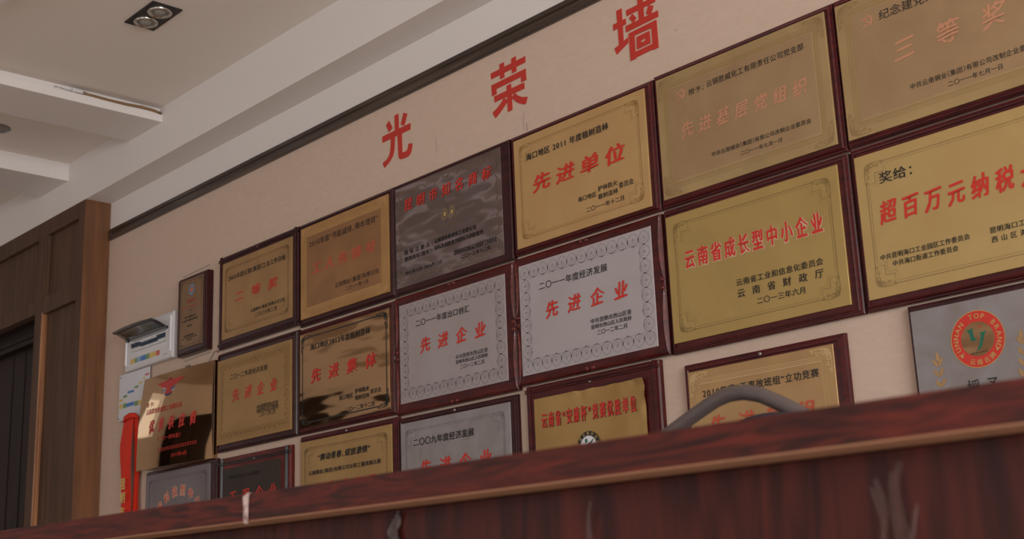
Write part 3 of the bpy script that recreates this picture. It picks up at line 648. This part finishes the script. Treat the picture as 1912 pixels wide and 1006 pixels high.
plaque('award_plaque', 'gold plaque with two black text lines in a scroll-cornered border, below the shiny brown plaque', (-4.499,-3.856,1.18,1.620), (-4.486,-3.886,1.205,1.596), 'step', 'brass_n', 'brass_n_line', 'notch', D['N'], nail=True)
plaque('award_plaque', 'scratched grey silver plaque in a plain dark frame, half hidden by the counter', (-3.850,-3.208,1.17,1.610), (-3.831,-3.236,1.20,1.587), 'step', 'silver_o', 'silver_o_line', 'notch', D['O'], 'frame_d', nail=True)
t, P_, yl = plaque('award_plaque', 'gold plaque with a peeling crumpled top and a round white emblem in its middle', (-3.159,-2.572,1.18,1.623), (-3.116,-2.627,1.21,1.577), 'lap', 'brass_p', None, None, D['P'], 'frame', nail=True, crumple=True)
cx_, cz_ = -2.8725, 1.392
b = MB(); b.disc(cx_, cz_, .0505, .0505, yl-.003, 'black', 48); b.disc(cx_, cz_, .037, .037, yl-.0032, 'white', 48); b.disc(cx_, cz_, .0375, .0375, yl-.0033, 'navy', 48, inner=.96); 
b.disc(cx_-.009, cz_+.021, .0058, .0072, yl-.0035, 'green', 18)
b.strip([(cx_-.026, cz_-.012), (cx_-.016, cz_-.003), (cx_-.004, cz_+.007), (cx_+.010, cz_+.013), (cx_+.022, cz_+.023)], [.003, .006, .007, .006, .004], yl-.0035, 'green')
b.strip([(cx_-.010, cz_-.012), (cx_+.004, cz_-.004), (cx_+.014, cz_+.006)], [.003, .007, .003], yl-.0036, 'red')
E_ = b.build('emblem', t)
arc_lettering(P_, '云南省安康杯竞赛组', cx_, cz_, .0435, 190, -10, .0115, 'gold_print', yl-.0034)
t, P_, yl = plaque('award_plaque', 'bronze-gold plaque seen behind the grey chair hoop, with one black heading line', (-2.479,-1.922,1.22,1.588), (-2.461,-1.956,1.24,1.563), 'step', 'brass_q', 'brass_q_glint', 'band', D['Q'], 'frame', nail=True, thick=.03)
# silver plaque with round red emblem
t, P_, yl = plaque('award_plaque', 'streaky grey plaque with a round red emblem holding a green letter', (-1.727,-1.075,1.18,1.619), (-1.718,-1.095,1.20,1.603), 'flat', 'silver_r', None, None, D['R'], 'frame_d', nail=True)
cx_, cz_ = -1.5435, 1.503
em = MB(); em.disc(cx_, cz_, .0705, .0705, yl, 'red', 56); em.disc(cx_, cz_, .0712, .0712, yl-.0001, 'gold_print', 56, inner=.975); em.disc(cx_, cz_, .0440, .0425, yl-.0003, 'mirror_brass', 48)
yy = yl-.0005
em.add([(cx_+a*.001, yy, cz_+c*.001) for a, c in [(-27,25),(-9,28),(-11,21),(-8,3),(-1,-1),(-4,-3),(-17,-4),(-20,14),(-22,19)]], [list(range(9))], 'green')
em.add([(cx_+a*.001, yy-.0001, cz_+c*.001) for a, c in [(5,14),(26,16),(20,10),(9,-19),(3,-26),(-9,-30),(-2,-24),(7,-1),(10,9)]], [list(range(9))], 'green')
em.add([(cx_+a*.001, yy, cz_+c*.001) for a, c in [(4,29),(12,31),(13,28),(5,27)]], [(0,1,2,3)], 'red')
em.build('emblem', P_)
arc_lettering(P_, 'YUNNAN TOP BRAND', cx_, cz_, .0575, 216, -28, .0185, 'gold_print', yl-.0004, off=.012)
arc_lettering(P_, '云南名牌', cx_, cz_, .0572, 250, 306, .0155, 'gold_print', yl-.0004, inward=True)
b = MB(); b.disc(cx_-.0445, cz_-.037, .003, .003, yl-.0004, 'gold_print', 12); b.disc(cx_+.0475, cz_-.033, .003, .003, yl-.0004, 'gold_print', 12); b.build('emblem', P_)
b = MB(); 
for i in range(7):
    b.disc(cx_-.021+i*.0065, cz_-.0345+.0003*i, .0026, .0018, yl-.0006, 'black', 8, inner=.4)
b.build('emblem', P_)
for side, xb in ((1, -1.655), (-1, -1.432)):
    b = MB()
    def leaf(x, z, a, l):
        c, s_ = math.cos(R(a)), math.sin(R(a)); P = []
        for k in range(9):
            u = k/8; P.append((x+c*l*u-s_*l*.22*math.sin(math.pi*u), z+s_*l*u+c*l*.22*math.sin(math.pi*u)))
        for k in range(7, 0, -1):
            u = k/8; P.append((x+c*l*u+s_*l*.16*math.sin(math.pi*u), z+s_*l*u-c*l*.16*math.sin(math.pi*u)))
        b.poly(P, yl, 'brass_q')
    for k in range(5):
        z = 1.452-k*.026 + (.018 if side < 0 else 0); x = xb+side*.0016*k*k*.4
        leaf(x, z, 62 if side > 0 else 118, .026); leaf(x, z, 128 if side > 0 else 52, .026)
    leaf(xb, 1.462+(.018 if side < 0 else 0), 92, .028)
    b.build('laurel', P_)

# small upright plaque
t, P_, yl = plaque('small_plaque', 'small upright bronze plaque with a blue ring emblem, left of the framed grid', (-5.500,-5.236,2.112,2.484), (-5.470,-5.262,2.144,2.467), 'step', 'bronze_s', 'bronze_s_line', 'thin', [], 'frame_d', yp=2.983, thick=.039)
cx_, cz_ = -5.361, 2.412
b = MB(); b.disc(cx_, cz_, .026, .026, yl, 'blue', 36, inner=.70); b.disc(cx_, cz_, .0135, .0150, yl, 'red_faint', 24); b.disc(cx_, cz_, .010, .011, yl-.0001, 'red_d', 24, inner=.6); b.build('emblem', P_)
lettering(P_, '中国名优产品', -5.405, -5.318, 2.351, 2.369, 'g2', yl)
def dashes(P_, x0, x1, z, h, m, y, n, seed):     # print too small to read
    rng = random.Random(seed); b = MB(); w = (x1-x0)/n
    for i in range(n):
        if rng.random() < .12: continue
        a = x0+i*w; b.strip([(a+w*.1, z), (a+w*.85, z)], h*rng.uniform(.35, .8), y, m); b.strip([(a+w*.5, z-h*.5), (a+w*.5, z+h*.5)], w*.25, y-.0001, m)
    b.build('lettering', P_)
dashes(P_, -5.443, -5.292, 2.334, .007, 'red_mid', yl, 22, 1); dashes(P_, -5.384, -5.360, 2.316, .008, 'black', yl, 4, 2)
dashes(P_, -5.420, -5.320, 2.286, .010, 'black', yl, 14, 3); dashes(P_, -5.445, -5.303, 2.270, .009, 'black', yl, 22, 4)
dashes(P_, -5.397, -5.358, 2.243, .009, 'black', yl, 6, 5); dashes(P_, -5.425, -5.333, 2.198, .009, 'black', yl, 16, 6)
dashes(P_, -5.446, -5.308, 2.187, .007, 'black', yl, 22, 7); dashes(P_, -5.398, -5.352, 2.176, .007, 'black', yl, 7, 8)

# silver plaque low at the left with arched title
t, P_, yl = plaque('award_plaque', 'grey plaque with an arched red title, low beside the red ribbon', (-5.795,-5.150,1.18,1.6085), (-5.780,-5.196,1.20,1.592), 'step', 'silver_u', 'silver_u_line', 'notch', [], 'frame_d')
arc_lettering(P_, '云南省科技型中小企业', -5.470, 1.235, .262, 163, 17, .050, 'red', yl, outline='pale', off=.02)

# polished brass plate, unframed, its left side standing off the wall
def wT(v):
    x, y, z = v; u = (x+5.775)/.6; w = (z-1.611)/.438
    yl_ = 2.942+.030*w
    bow = .012*(1-(2*u-1)**2) + .010*(1-(2*w-1)**2) if y < 3.0005 else 0     # the thin plate bulges a little
    return (x, y-3.0+yl_+(3.0-yl_)*u-bow, z)
t = thing('brass_plate', 'polished mirror-like brass plate without frame, with a red winged emblem at its top', 'plaque', (-5.475, 3.0, 1.611))
b = MB(); nx, nz = 12, 8; x0, x1, z0, z1 = -5.775, -5.175, 1.611, 2.049
V = [(x0+(x1-x0)*i/nx, 3.0, z0+(z1-z0)*j/nz) for j in range(nz+1) for i in range(nx+1)]
b.add(V, [(j*(nx+1)+i, j*(nx+1)+i+1, (j+1)*(nx+1)+i+1, (j+1)*(nx+1)+i) for j in range(nz) for i in range(nx)], 'polished_brass')
P_ = b.build('plate', t, True, warp=wT)
b = MB(); b.rings([(.0, 3.0009), (-.0015, 3.0018), (-.0015, 3.018), (.004, 3.018)], x0, x1, z0, z1, 'polished_brass'); b.build('folded_edge', t, warp=wT)
yl = 2.9992
for L_ in D['T']: lettering(P_, *L_, y=yl, warp=wT)
dashesT = MB()
rng = random.Random(4)
for i in range(17):
    x = -5.583+i*.018; z = 1.6885+i*.0004
    for k in range(3): dashesT.strip([(x, z-.007+k*.006), (x+.014, z-.007+k*.006)], .002, yl, 'red_d')
    dashesT.strip([(x+.003+rng.random()*.006, z-.009), (x+.006, z+.009)], .002, yl-.0001, 'red_d')
dashesT.build('lettering', P_, warp=wT)
b = MB(); cx_, cz_ = -5.520, 1.975
def ep(pts, m, dy=0): b.add([(cx_+a*.001, yl-dy, cz_+c*.001) for a, c in pts], [list(range(len(pts)))], m)
ep([(-112,30),(-12,36),(-9,18),(-6,10),(-14,-4),(-30,-6)], 'red_d'); ep([(-12,36),(8,36),(128,36),(50,4),(24,-8),(-14,-4)], 'red_d', .0001); ep([(-12,34),(-9,46),(2,48),(8,47),(3,43),(3,30)], 'red_d', .0002)
ep([(-10,0),(14,0),(30,-28),(-40,-28)], 'red_d', .0002)
for i in range(5):
    ep([(-52+i*9,0-i),(-46+i*9,0-i),(-44+i*6,-26+i*3),(-48+i*6,-24+i*3)], 'navy', .0001); ep([(18+i*8,-4+i*2),(24+i*8,-3+i*2),(22+i*6,-24+i*3),(17+i*6,-22+i*3)], 'navy', .0001)
ep([(-54,3),(-8,-1),(-8,-3),(-36,-30),(-46,-22)], 'white'); ep([(14,-4),(56,8),(50,-12),(30,-24)], 'white')
ep([(-36,-30),(30,-28),(14,-38),(-20,-39)], 'navy')
ep([(-19,38),(-14,38),(-14,26),(-18,24)], 'navy', .0002); ep([(6,42),(11,42),(12,30),(7,30)], 'navy', .0002)
b.build('emblem', P_, warp=wT)

# ------------------------------------------------------------------ breaker panel
t = thing('breaker_panel', 'white electrical breaker panel with its smoked cover flipped up', 'breaker panel', (-5.79, 3.0, 2.125))
x0, x1, z0, z1 = -6.035, -5.552, 2.126, 2.352
YB = 2.992
b = MB(); b.rings([(0, WY-.0005), (0, YB+.010), (.004, YB+.002), (.016, YB), (.036, YB)], x0, x1, z0, z1, 'plastic')
# face with a window
wx0, wx1, wz0, wz1 = -5.965, -5.620, 2.214, 2.272
def fq(a0, a1, c0, c1): b.add([(a0, YB, c0), (a1, YB, c0), (a1, YB, c1), (a0, YB, c1)], [(0, 1, 2, 3)], 'plastic')
fq(x0+.036, x1-.036, z0+.036, wz0); fq(x0+.036, x1-.036, wz1, z1-.036); fq(x0+.036, wx0, wz0, wz1); fq(wx1, x1-.036, wz0, wz1)
b.rings([(0, YB), (0, YB+.014)], wx0, wx1, wz0, wz1, 'plastic')
H_ = b.build('housing', t)
b = MB(); b.box(wx0, wx1, YB+.012, YB+.016, wz0, wz1, 'plastic_d'); b.build('recess', t)
for i, s_ in enumerate((x0+.012, x1-.024)):
    b = MB(); b.box(s_, s_+.012, YB-.006, YB+.004, z0+.03, z1-.02, 'white', bev=.004); b.build('side_rib', t)
n = 18
for i in range(n):
    x = wx0+.004+(wx1-wx0-.008)*i/n; w = (wx1-wx0-.008)/n
    b = MB(); b.box(x+.001, x+w-.001, YB+.002, YB+.012, wz0+.003, wz1-.003, 'plastic', bev=.001)
    zt = wz0+.022 if 4 < i < 14 else wz0+.028
    b.box(x+w*.2, x+w*.8, YB-.006, YB+.003, zt-.006, zt+.012, 'teal', bev=.001)
    if i < 4 or i > 13: b.box(x-.001, x+w+.001, YB-.007, YB+.002, zt+.008, zt+.014, 'teal', bev=.001)
    b.build('breaker', t)
b = MB()
for j in range(2):
    for i in range(30): b.box(wx0-.005+i*.0122, wx0+.0005+i*.0122, YB-.0012, YB, wz0-.012-j*.011, wz0-.007-j*.011, 'white')
k = b.build('vent_slots', t); k['kind'] = 'stuff'
xs = -5.969
for w, c in ((.046, 'cy'), (.020, 'cg'), (.018, 'cl'), (.022, 'cl'), (.030, 'cb'), (.022, 'cb'), (.036, 'cg'), (.050, 'cy'), (.018, 'cy'), (.034, 'cr')):
    b = MB(); b.box(xs, xs+w-.001, YB-.001, YB+.0002, 2.157, 2.181, c); b.build('label_sticker', t); xs += w
b = MB(); b.strip([(-5.641, 2.1515), (-5.598, 2.1515)], .003, YB-.0004, 'plastic_d'); b.build('maker_mark', t)
# smoked cover, hinged at the top and swung out
b = MB(); n = 14; V = []
hx0, hx1, hz = -6.000, -5.602, 2.281
for j in range(5):
    v = j/4
    for i in range(n+1):
        u = i/n; x = hx0+(hx1-hx0)*u; bow = .016*math.sin(math.pi*u)
        yy = YB-.002 - (.084+bow*.5)*v; zz = hz + (.012+bow*.3)*v + .020*math.sin(math.pi*v*.5)
        V += [(x, yy, zz)]
m_ = len(V); V += [(x, y, z-.006) for x, y, z in V]
fs = []
for j in range(4):
    for i in range(n):
        k = j*(n+1)+i; fs.append((k, k+1, k+n+2, k+n+1)); fs.append((m_+k, m_+k+n+1, m_+k+n+2, m_+k+1))
k = 4*(n+1)
for i in range(n): fs.append((k+i, k+i+1, m_+k+i+1, m_+k+i)); fs.append((i, m_+i, m_+i+1, i+1))
for j in range(4): a = j*(n+1); fs.append((a, a+n+1, m_+a+n+1, m_+a)); a += n; fs.append((a, m_+a, m_+a+n+1, a+n+1))
b.add(V, fs, 'smoke'); b.build('cover', t, True)
b = MB(); b.box(hx0-.006, hx0+.012, YB-.014, YB, hz-.010, hz+.004, 'smoke', bev=.002); b.box(hx1-.012, hx1+.006, YB-.014, YB, hz-.010, hz+.004, 'smoke', bev=.002); b.build('hinge', t)

# circuit chart sheet
t = thing('circuit_chart', 'white sheet with stepped coloured squares pinned below the breaker panel', 'wall chart', (-5.96, 3.0, 1.89))
b = MB(); YC = 3.008; b.box(-6.113, -5.800, YC, YC+.003, 1.893, 2.124, 'paperwhite', bev=.001); b.build('sheet', t)
for a0, a1, c0, c1, c in [(-5.8446, -5.8036, 2.083, 2.0921, 'cr'), (-5.8601, -5.8444, 2.0665, 2.0797, 'cy'), (-5.9041, -5.8675, 2.051, 2.0611, 'cy'), (-5.9475, -5.9077, 2.0362, 2.0469, 'cg'), (-6.0204, -5.9541, 2.0208, 2.0315, 'cb'), (-6.0648, -6.0262, 2.0047, 2.0168, 'cg'), (-6.1055, -6.0677, 1.9898, 2.0022, 'cy'), (-6.1027, -6.0686, 1.9534, 1.9751, 'cy'), (-6.0639, -6.0302, 1.9529, 1.9759, 'cg'), (-6.0286, -5.95, 1.9542, 1.9726, 'cb'), (-5.9453, -5.9085, 1.9484, 1.9715, 'cg'), (-5.9039, -5.8693, 1.9473, 1.9706, 'cy')]:
    b = MB(); b.box(a0, a1, YC-.0008, YC+.0004, c0, c1, c); b.build('colour_block', t)
for x, z in ((-6.100, 2.112), (-6.106, 1.905)):
    b = MB(); b.lathe((x, YC, z), [(.0035, 0), (.0035, .001), (.002, .0024), (.0001, .003)], 'black', axis='y', n=10); b.build('pin', t, True)

# red ribbon
t = thing('red_ribbon', 'long red satin ribbon with yellow characters hanging below the circuit chart', 'ribbon', (-5.95, 3.0, 1.0))
def rib(cl, w, yb, name, seed, m='ribbon'):
    b = MB(); n = 30; V = []; mz = 9
    for j in range(n+1):
        u = j/n; z = 1.886 - u*.886
        k = u*(len(cl)-1); i = min(int(k), len(cl)-2); f = k-i; xc = cl[i]*(1-f)+cl[i+1]*f; ww = w[i]*(1-f)+w[i+1]*f
        for q in range(mz+1):
            s_ = q/mz-.5
            V.append((xc+s_*ww, yb - .004*math.cos(s_*6+seed+u*3)*(.3+u) - .006*math.sin(u*7+seed), z + .006*s_))
    b.add(V, [(j*(mz+1)+q, j*(mz+1)+q+1, (j+1)*(mz+1)+q+1, (j+1)*(mz+1)+q) for j in range(n) for q in range(mz)], m)
    return b.build(name, t, True)
rib([-5.905,-5.893,-5.897,-5.900,-5.893,-5.892,-5.89,-5.89], [.05,.052,.05,.052,.064,.062,.062,.06], 3.004, 'ribbon_tail', 2)
rT = rib([-5.968,-5.983,-5.972,-5.966,-5.972,-5.975,-5.98,-5.985], [.10,.125,.098,.098,.110,.115,.12,.12], 2.992, 'ribbon_tail', 0)
b = MB(); b.tube([(-6.02, 2.992, 1.880), (-5.99, 2.984, 1.893), (-5.94, 2.984, 1.900), (-5.90, 2.990, 1.896), (-5.878, 2.998, 1.878)], [.006, .012, .014, .012, .006], 'ribbon', 10, flat=.7); b.build('ribbon_fold', t, True)
for (ch, z0, z1) in (('昆', 1.545, 1.598), ('明', 1.480, 1.530), ('市', 1.415, 1.462)):
    V, F = line_geo(ch, .03); ax, bx = min(v[0] for v in V), max(v[0] for v in V); az, bz = min(v[1] for v in V), max(v[1] for v in V)
    b = MB(); b.add([(-5.990+.05*(a-ax)/(bx-ax), 2.972-d, z0+(z1-z0)*(c-az)/(bz-az)) for a, c, d in V], F, 'yellow'); b.build('lettering', rT)

# wall bits: loose wire and screw beside the small plaque
t = thing('loose_wire', 'thin dark wire strung round the small upright plaque', 'wire', (-5.35, 3.018, 2.1))
b = MB(); b.tube([(-5.52, 3.018, 2.508), (-5.40, 3.018, 2.512), (-5.262, 3.018, 2.516)], .0009, 'plastic_d', 5)
b.tube([(-5.49, 3.018, 2.094), (-5.36, 3.018, 2.098), (-5.24, 3.018, 2.100)], .0009, 'plastic_d', 5)
b.tube([(-5.255, 3.012, 2.050), (-5.225, 3.008, 2.062), (-5.196, 3.008, 2.088), (-5.176, 3.010, 2.094), (-5.168, 3.012, 2.084), (-5.158, 3.012, 2.090)], .0016, 'frame_d', 6); b.build('strand', t)
t = thing('wall_screw', 'small steel screw sticking out above the polished brass plate', 'screw', (-5.43, 3.01, 2.062))
b = MB(); b.lathe((-5.431, WY-.001, 2.066), [(.003, 0), (.003, .010), (.007, .010), (.007, .012), (.003, .014), (.0001, .014)], 'nail', axis='y', n=12); b.tube([(-5.47, 3.017, 2.070), (-5.45, 3.015, 2.066), (-5.436, 3.015, 2.066)], .002, 'frame_d', 6); b.build('screw_body', t, True)

# ------------------------------------------------------------------ counter
pa, pb2 = Vector((-2.202, 1.1096, 0)), Vector((-.5849, 1.2174, 0)); ang = math.atan2(pb2.y-pa.y, pb2.x-pa.x)
ct = thing('reception_counter', 'dark red mahogany reception counter running across the bottom of the view', 'counter', (pa.x, pa.y, 0), rotz=ang)
ZT = 1.1; ZB = 1.0555
seam = .355
def cb(name, m, x0, x1, y0, y1, z0, z1, bev=.002):
    b = MB(); b.box(x0, x1, y0, y1, z0, z1, m, bev=bev); return b.build(name, ct, local=True)
for a, c in ((-1.6, seam-.001), (seam+.001, 3.2)):
    cb('top_board', 'counter', a, c, 0, .30, ZB+.0015, ZT)
    cb('board_underside', 'rawboard', a, c, .001, .30, ZB, ZB+.002, bev=0)
pan = []
for a, c in ((-1.6, -.30), (-.298, .34), (.342, 3.2)):
    o = cb('front_panel', 'counter_v', a, c, .062, .080, 0, ZB-.001)
cb('side_panel', 'counter_v', -1.6, -1.58, .080, .30, 0, ZB-.001)
cb('inner_desk', 'counter', -1.58, 3.2, .081, .29, .74, .765)
# tape round the joint of the top boards
b = MB(); V = []; prof = [(.030, ZT+.0012), (.004, ZT+.0014), (-.0016, ZT-.004), (-.0018, ZT-.022), (-.0014, ZB-.002), (.004, ZB-.003)]
wd = (.0055, .0060, .0085, .0065, .0060, .0050)
for (y, z), w in zip(prof, wd): V += [(seam-w, y, z), (seam, y-.0012, z+.0004), (seam+w, y, z)]
fs = []
for i in range(5): k = 3*i; fs += [(k, k+1, k+4, k+3), (k+1, k+2, k+5, k+4)]
b.add(V, fs, 'tape_w'); b.build('joint_tape', ct, True, local=True)
def wrinkle(x, w, z0, z1, seed, m='tape'):
    b = MB(); rng = random.Random(seed); nx, nz = 8, 14; V = []
    for j in range(nz+1):
        for i in range(nx+1):
            u, v = i/nx-.5, j/nz
            V.append((x+u*w*(1-.5*abs(v-.35)*1.2)+.004*math.sin(v*9+seed), .0605-abs(.006*math.sin(u*14+v*5+seed))-rng.random()*.002, z1+(z0-z1)*v+.006*math.sin(u*5)))
    b.add(V, [(j*(nx+1)+i, j*(nx+1)+i+1, (j+1)*(nx+1)+i+1, (j+1)*(nx+1)+i) for j in range(nz) for i in range(nx)], m)
    b.build('tape_strip', ct, True, local=True)
wrinkle(.645, .022, .985, 1.045, 1, 'tape_g'); wrinkle(1.425, .012, .90, 1.02, 5); wrinkle(1.447, .018, .86, 1.035, 9); wrinkle(1.462, .007, .86, .99, 2); wrinkle(1.02, .007, .88, 1.03, 3)  # thin clear strips are shaped as highlight streaks on the tape

# ------------------------------------------------------------------ office chair behind the counter
CY = 1.95
ch = thing('office_chair', 'grey high-back office chair whose curved hoop shows above the counter', 'chair', (-1.50, CY+.05, 0))
hoop = [(-1.7623000000000002, 0.72), (-1.7523000000000002, 0.98), (-1.7073, 1.1746), (-1.6623, 1.2196), (-1.6385, 1.2291), (-1.586, 1.2509), (-1.539, 1.2688), (-1.5041, 1.2759), (-1.4695, 1.2748), (-1.4341, 1.2647), (-1.4003, 1.2472), (-1.3567, 1.223), (-1.325, 1.2036), (-1.28, 1.1536), (-1.2449999999999999, 0.95), (-1.2349999999999999, 0.72)]
PX0, PX1, PZ = -1.5481, -1.2881, 1.1975

b = MB(); b.tube([(x, CY, z) for x, z in hoop], .0145, 'chairframe', 12, flat=.8); b.build('back_hoop', ch, True)
b = MB(); n = 16; V = []
for j in range(11):
    v = j/10
    for i in range(n+1):
        u = i/n; x = PX0+(PX1-PX0)*u; top = PZ + .030*math.sin(math.pi*u)**.6
        V.append((x, CY+.02-.04*math.sin(math.pi*u), .72+(top-.72)*v))
b.add(V, [(j*(n+1)+i, j*(n+1)+i+1, (j+1)*(n+1)+i+1, (j+1)*(n+1)+i) for j in range(10) for i in range(n)], 'chairpad'); 
m_ = len(b.v); b.add([(x, y+.03, z) for x, y, z in V], [((j+1)*(n+1)+i, (j+1)*(n+1)+i+1, j*(n+1)+i+1, j*(n+1)+i) for j in range(10) for i in range(n)], 'chairpad'); b.build('backrest', ch, True)
b = MB(); b.box(-1.74, -1.24, CY-.42, CY+.02, .44, .52, 'chairpad', bev=.03); b.build('seat', ch)
for sx in (-1.78, -1.20):
    b = MB(); b.tube([(sx, CY-.05, .48), (sx, CY-.05, .66), (sx, CY-.32, .68), (sx, CY-.32, .48)], .014, 'chairframe', 10); b.build('armrest', ch, True)
b = MB(); b.tube([(-1.49, CY-.15, .10), (-1.49, CY-.15, .44)], .028, 'chairframe', 14); b.build('column', ch, True)
for k in range(5):
    a = 6.283*k/5; ex, ey = -1.49+.26*math.cos(a), CY-.15+.26*math.sin(a)
    b = MB(); b.tube([(-1.49, CY-.15, .11), (ex, ey, .07)], [.026, .014], 'chairframe', 10); leg = b.build('leg', ch, True)
    b = MB(); b.tube([(ex-.02, ey, .03), (ex+.02, ey, .03)], .03, 'black', 14); b.build('caster', leg, True)

# ------------------------------------------------------------------ dark cabinet on the far side, seen in the polished brass
t = thing('tall_cabinet', 'tall dark wooden cabinet, seen only as a reflection in the polished brass plate', 'cabinet', (-9.2, -.55, 0))
b = MB(); b.box(-9.495, -9.0, -1.25, .12, 0, 2.62, 'door', bev=.004); b.build('carcass', t)
for y0 in (-1.23, -.55):
    b = MB(); b.box(-8.9995, -8.98, y0, y0+.66, .08, 2.58, 'door', bev=.004); d = b.build('door', t)
    k = MB(); k.tube([(-8.965, y0+(.60 if y0 < -1 else .06), 1.0), (-8.965, y0+(.60 if y0 < -1 else .06), 1.2)], .008, 'nail', 8); k.box(-8.98, -8.96, y0+(.595 if y0 < -1 else .055), y0+(.605 if y0 < -1 else .065), 1.09, 1.11, 'nail'); k.build('handle', d)
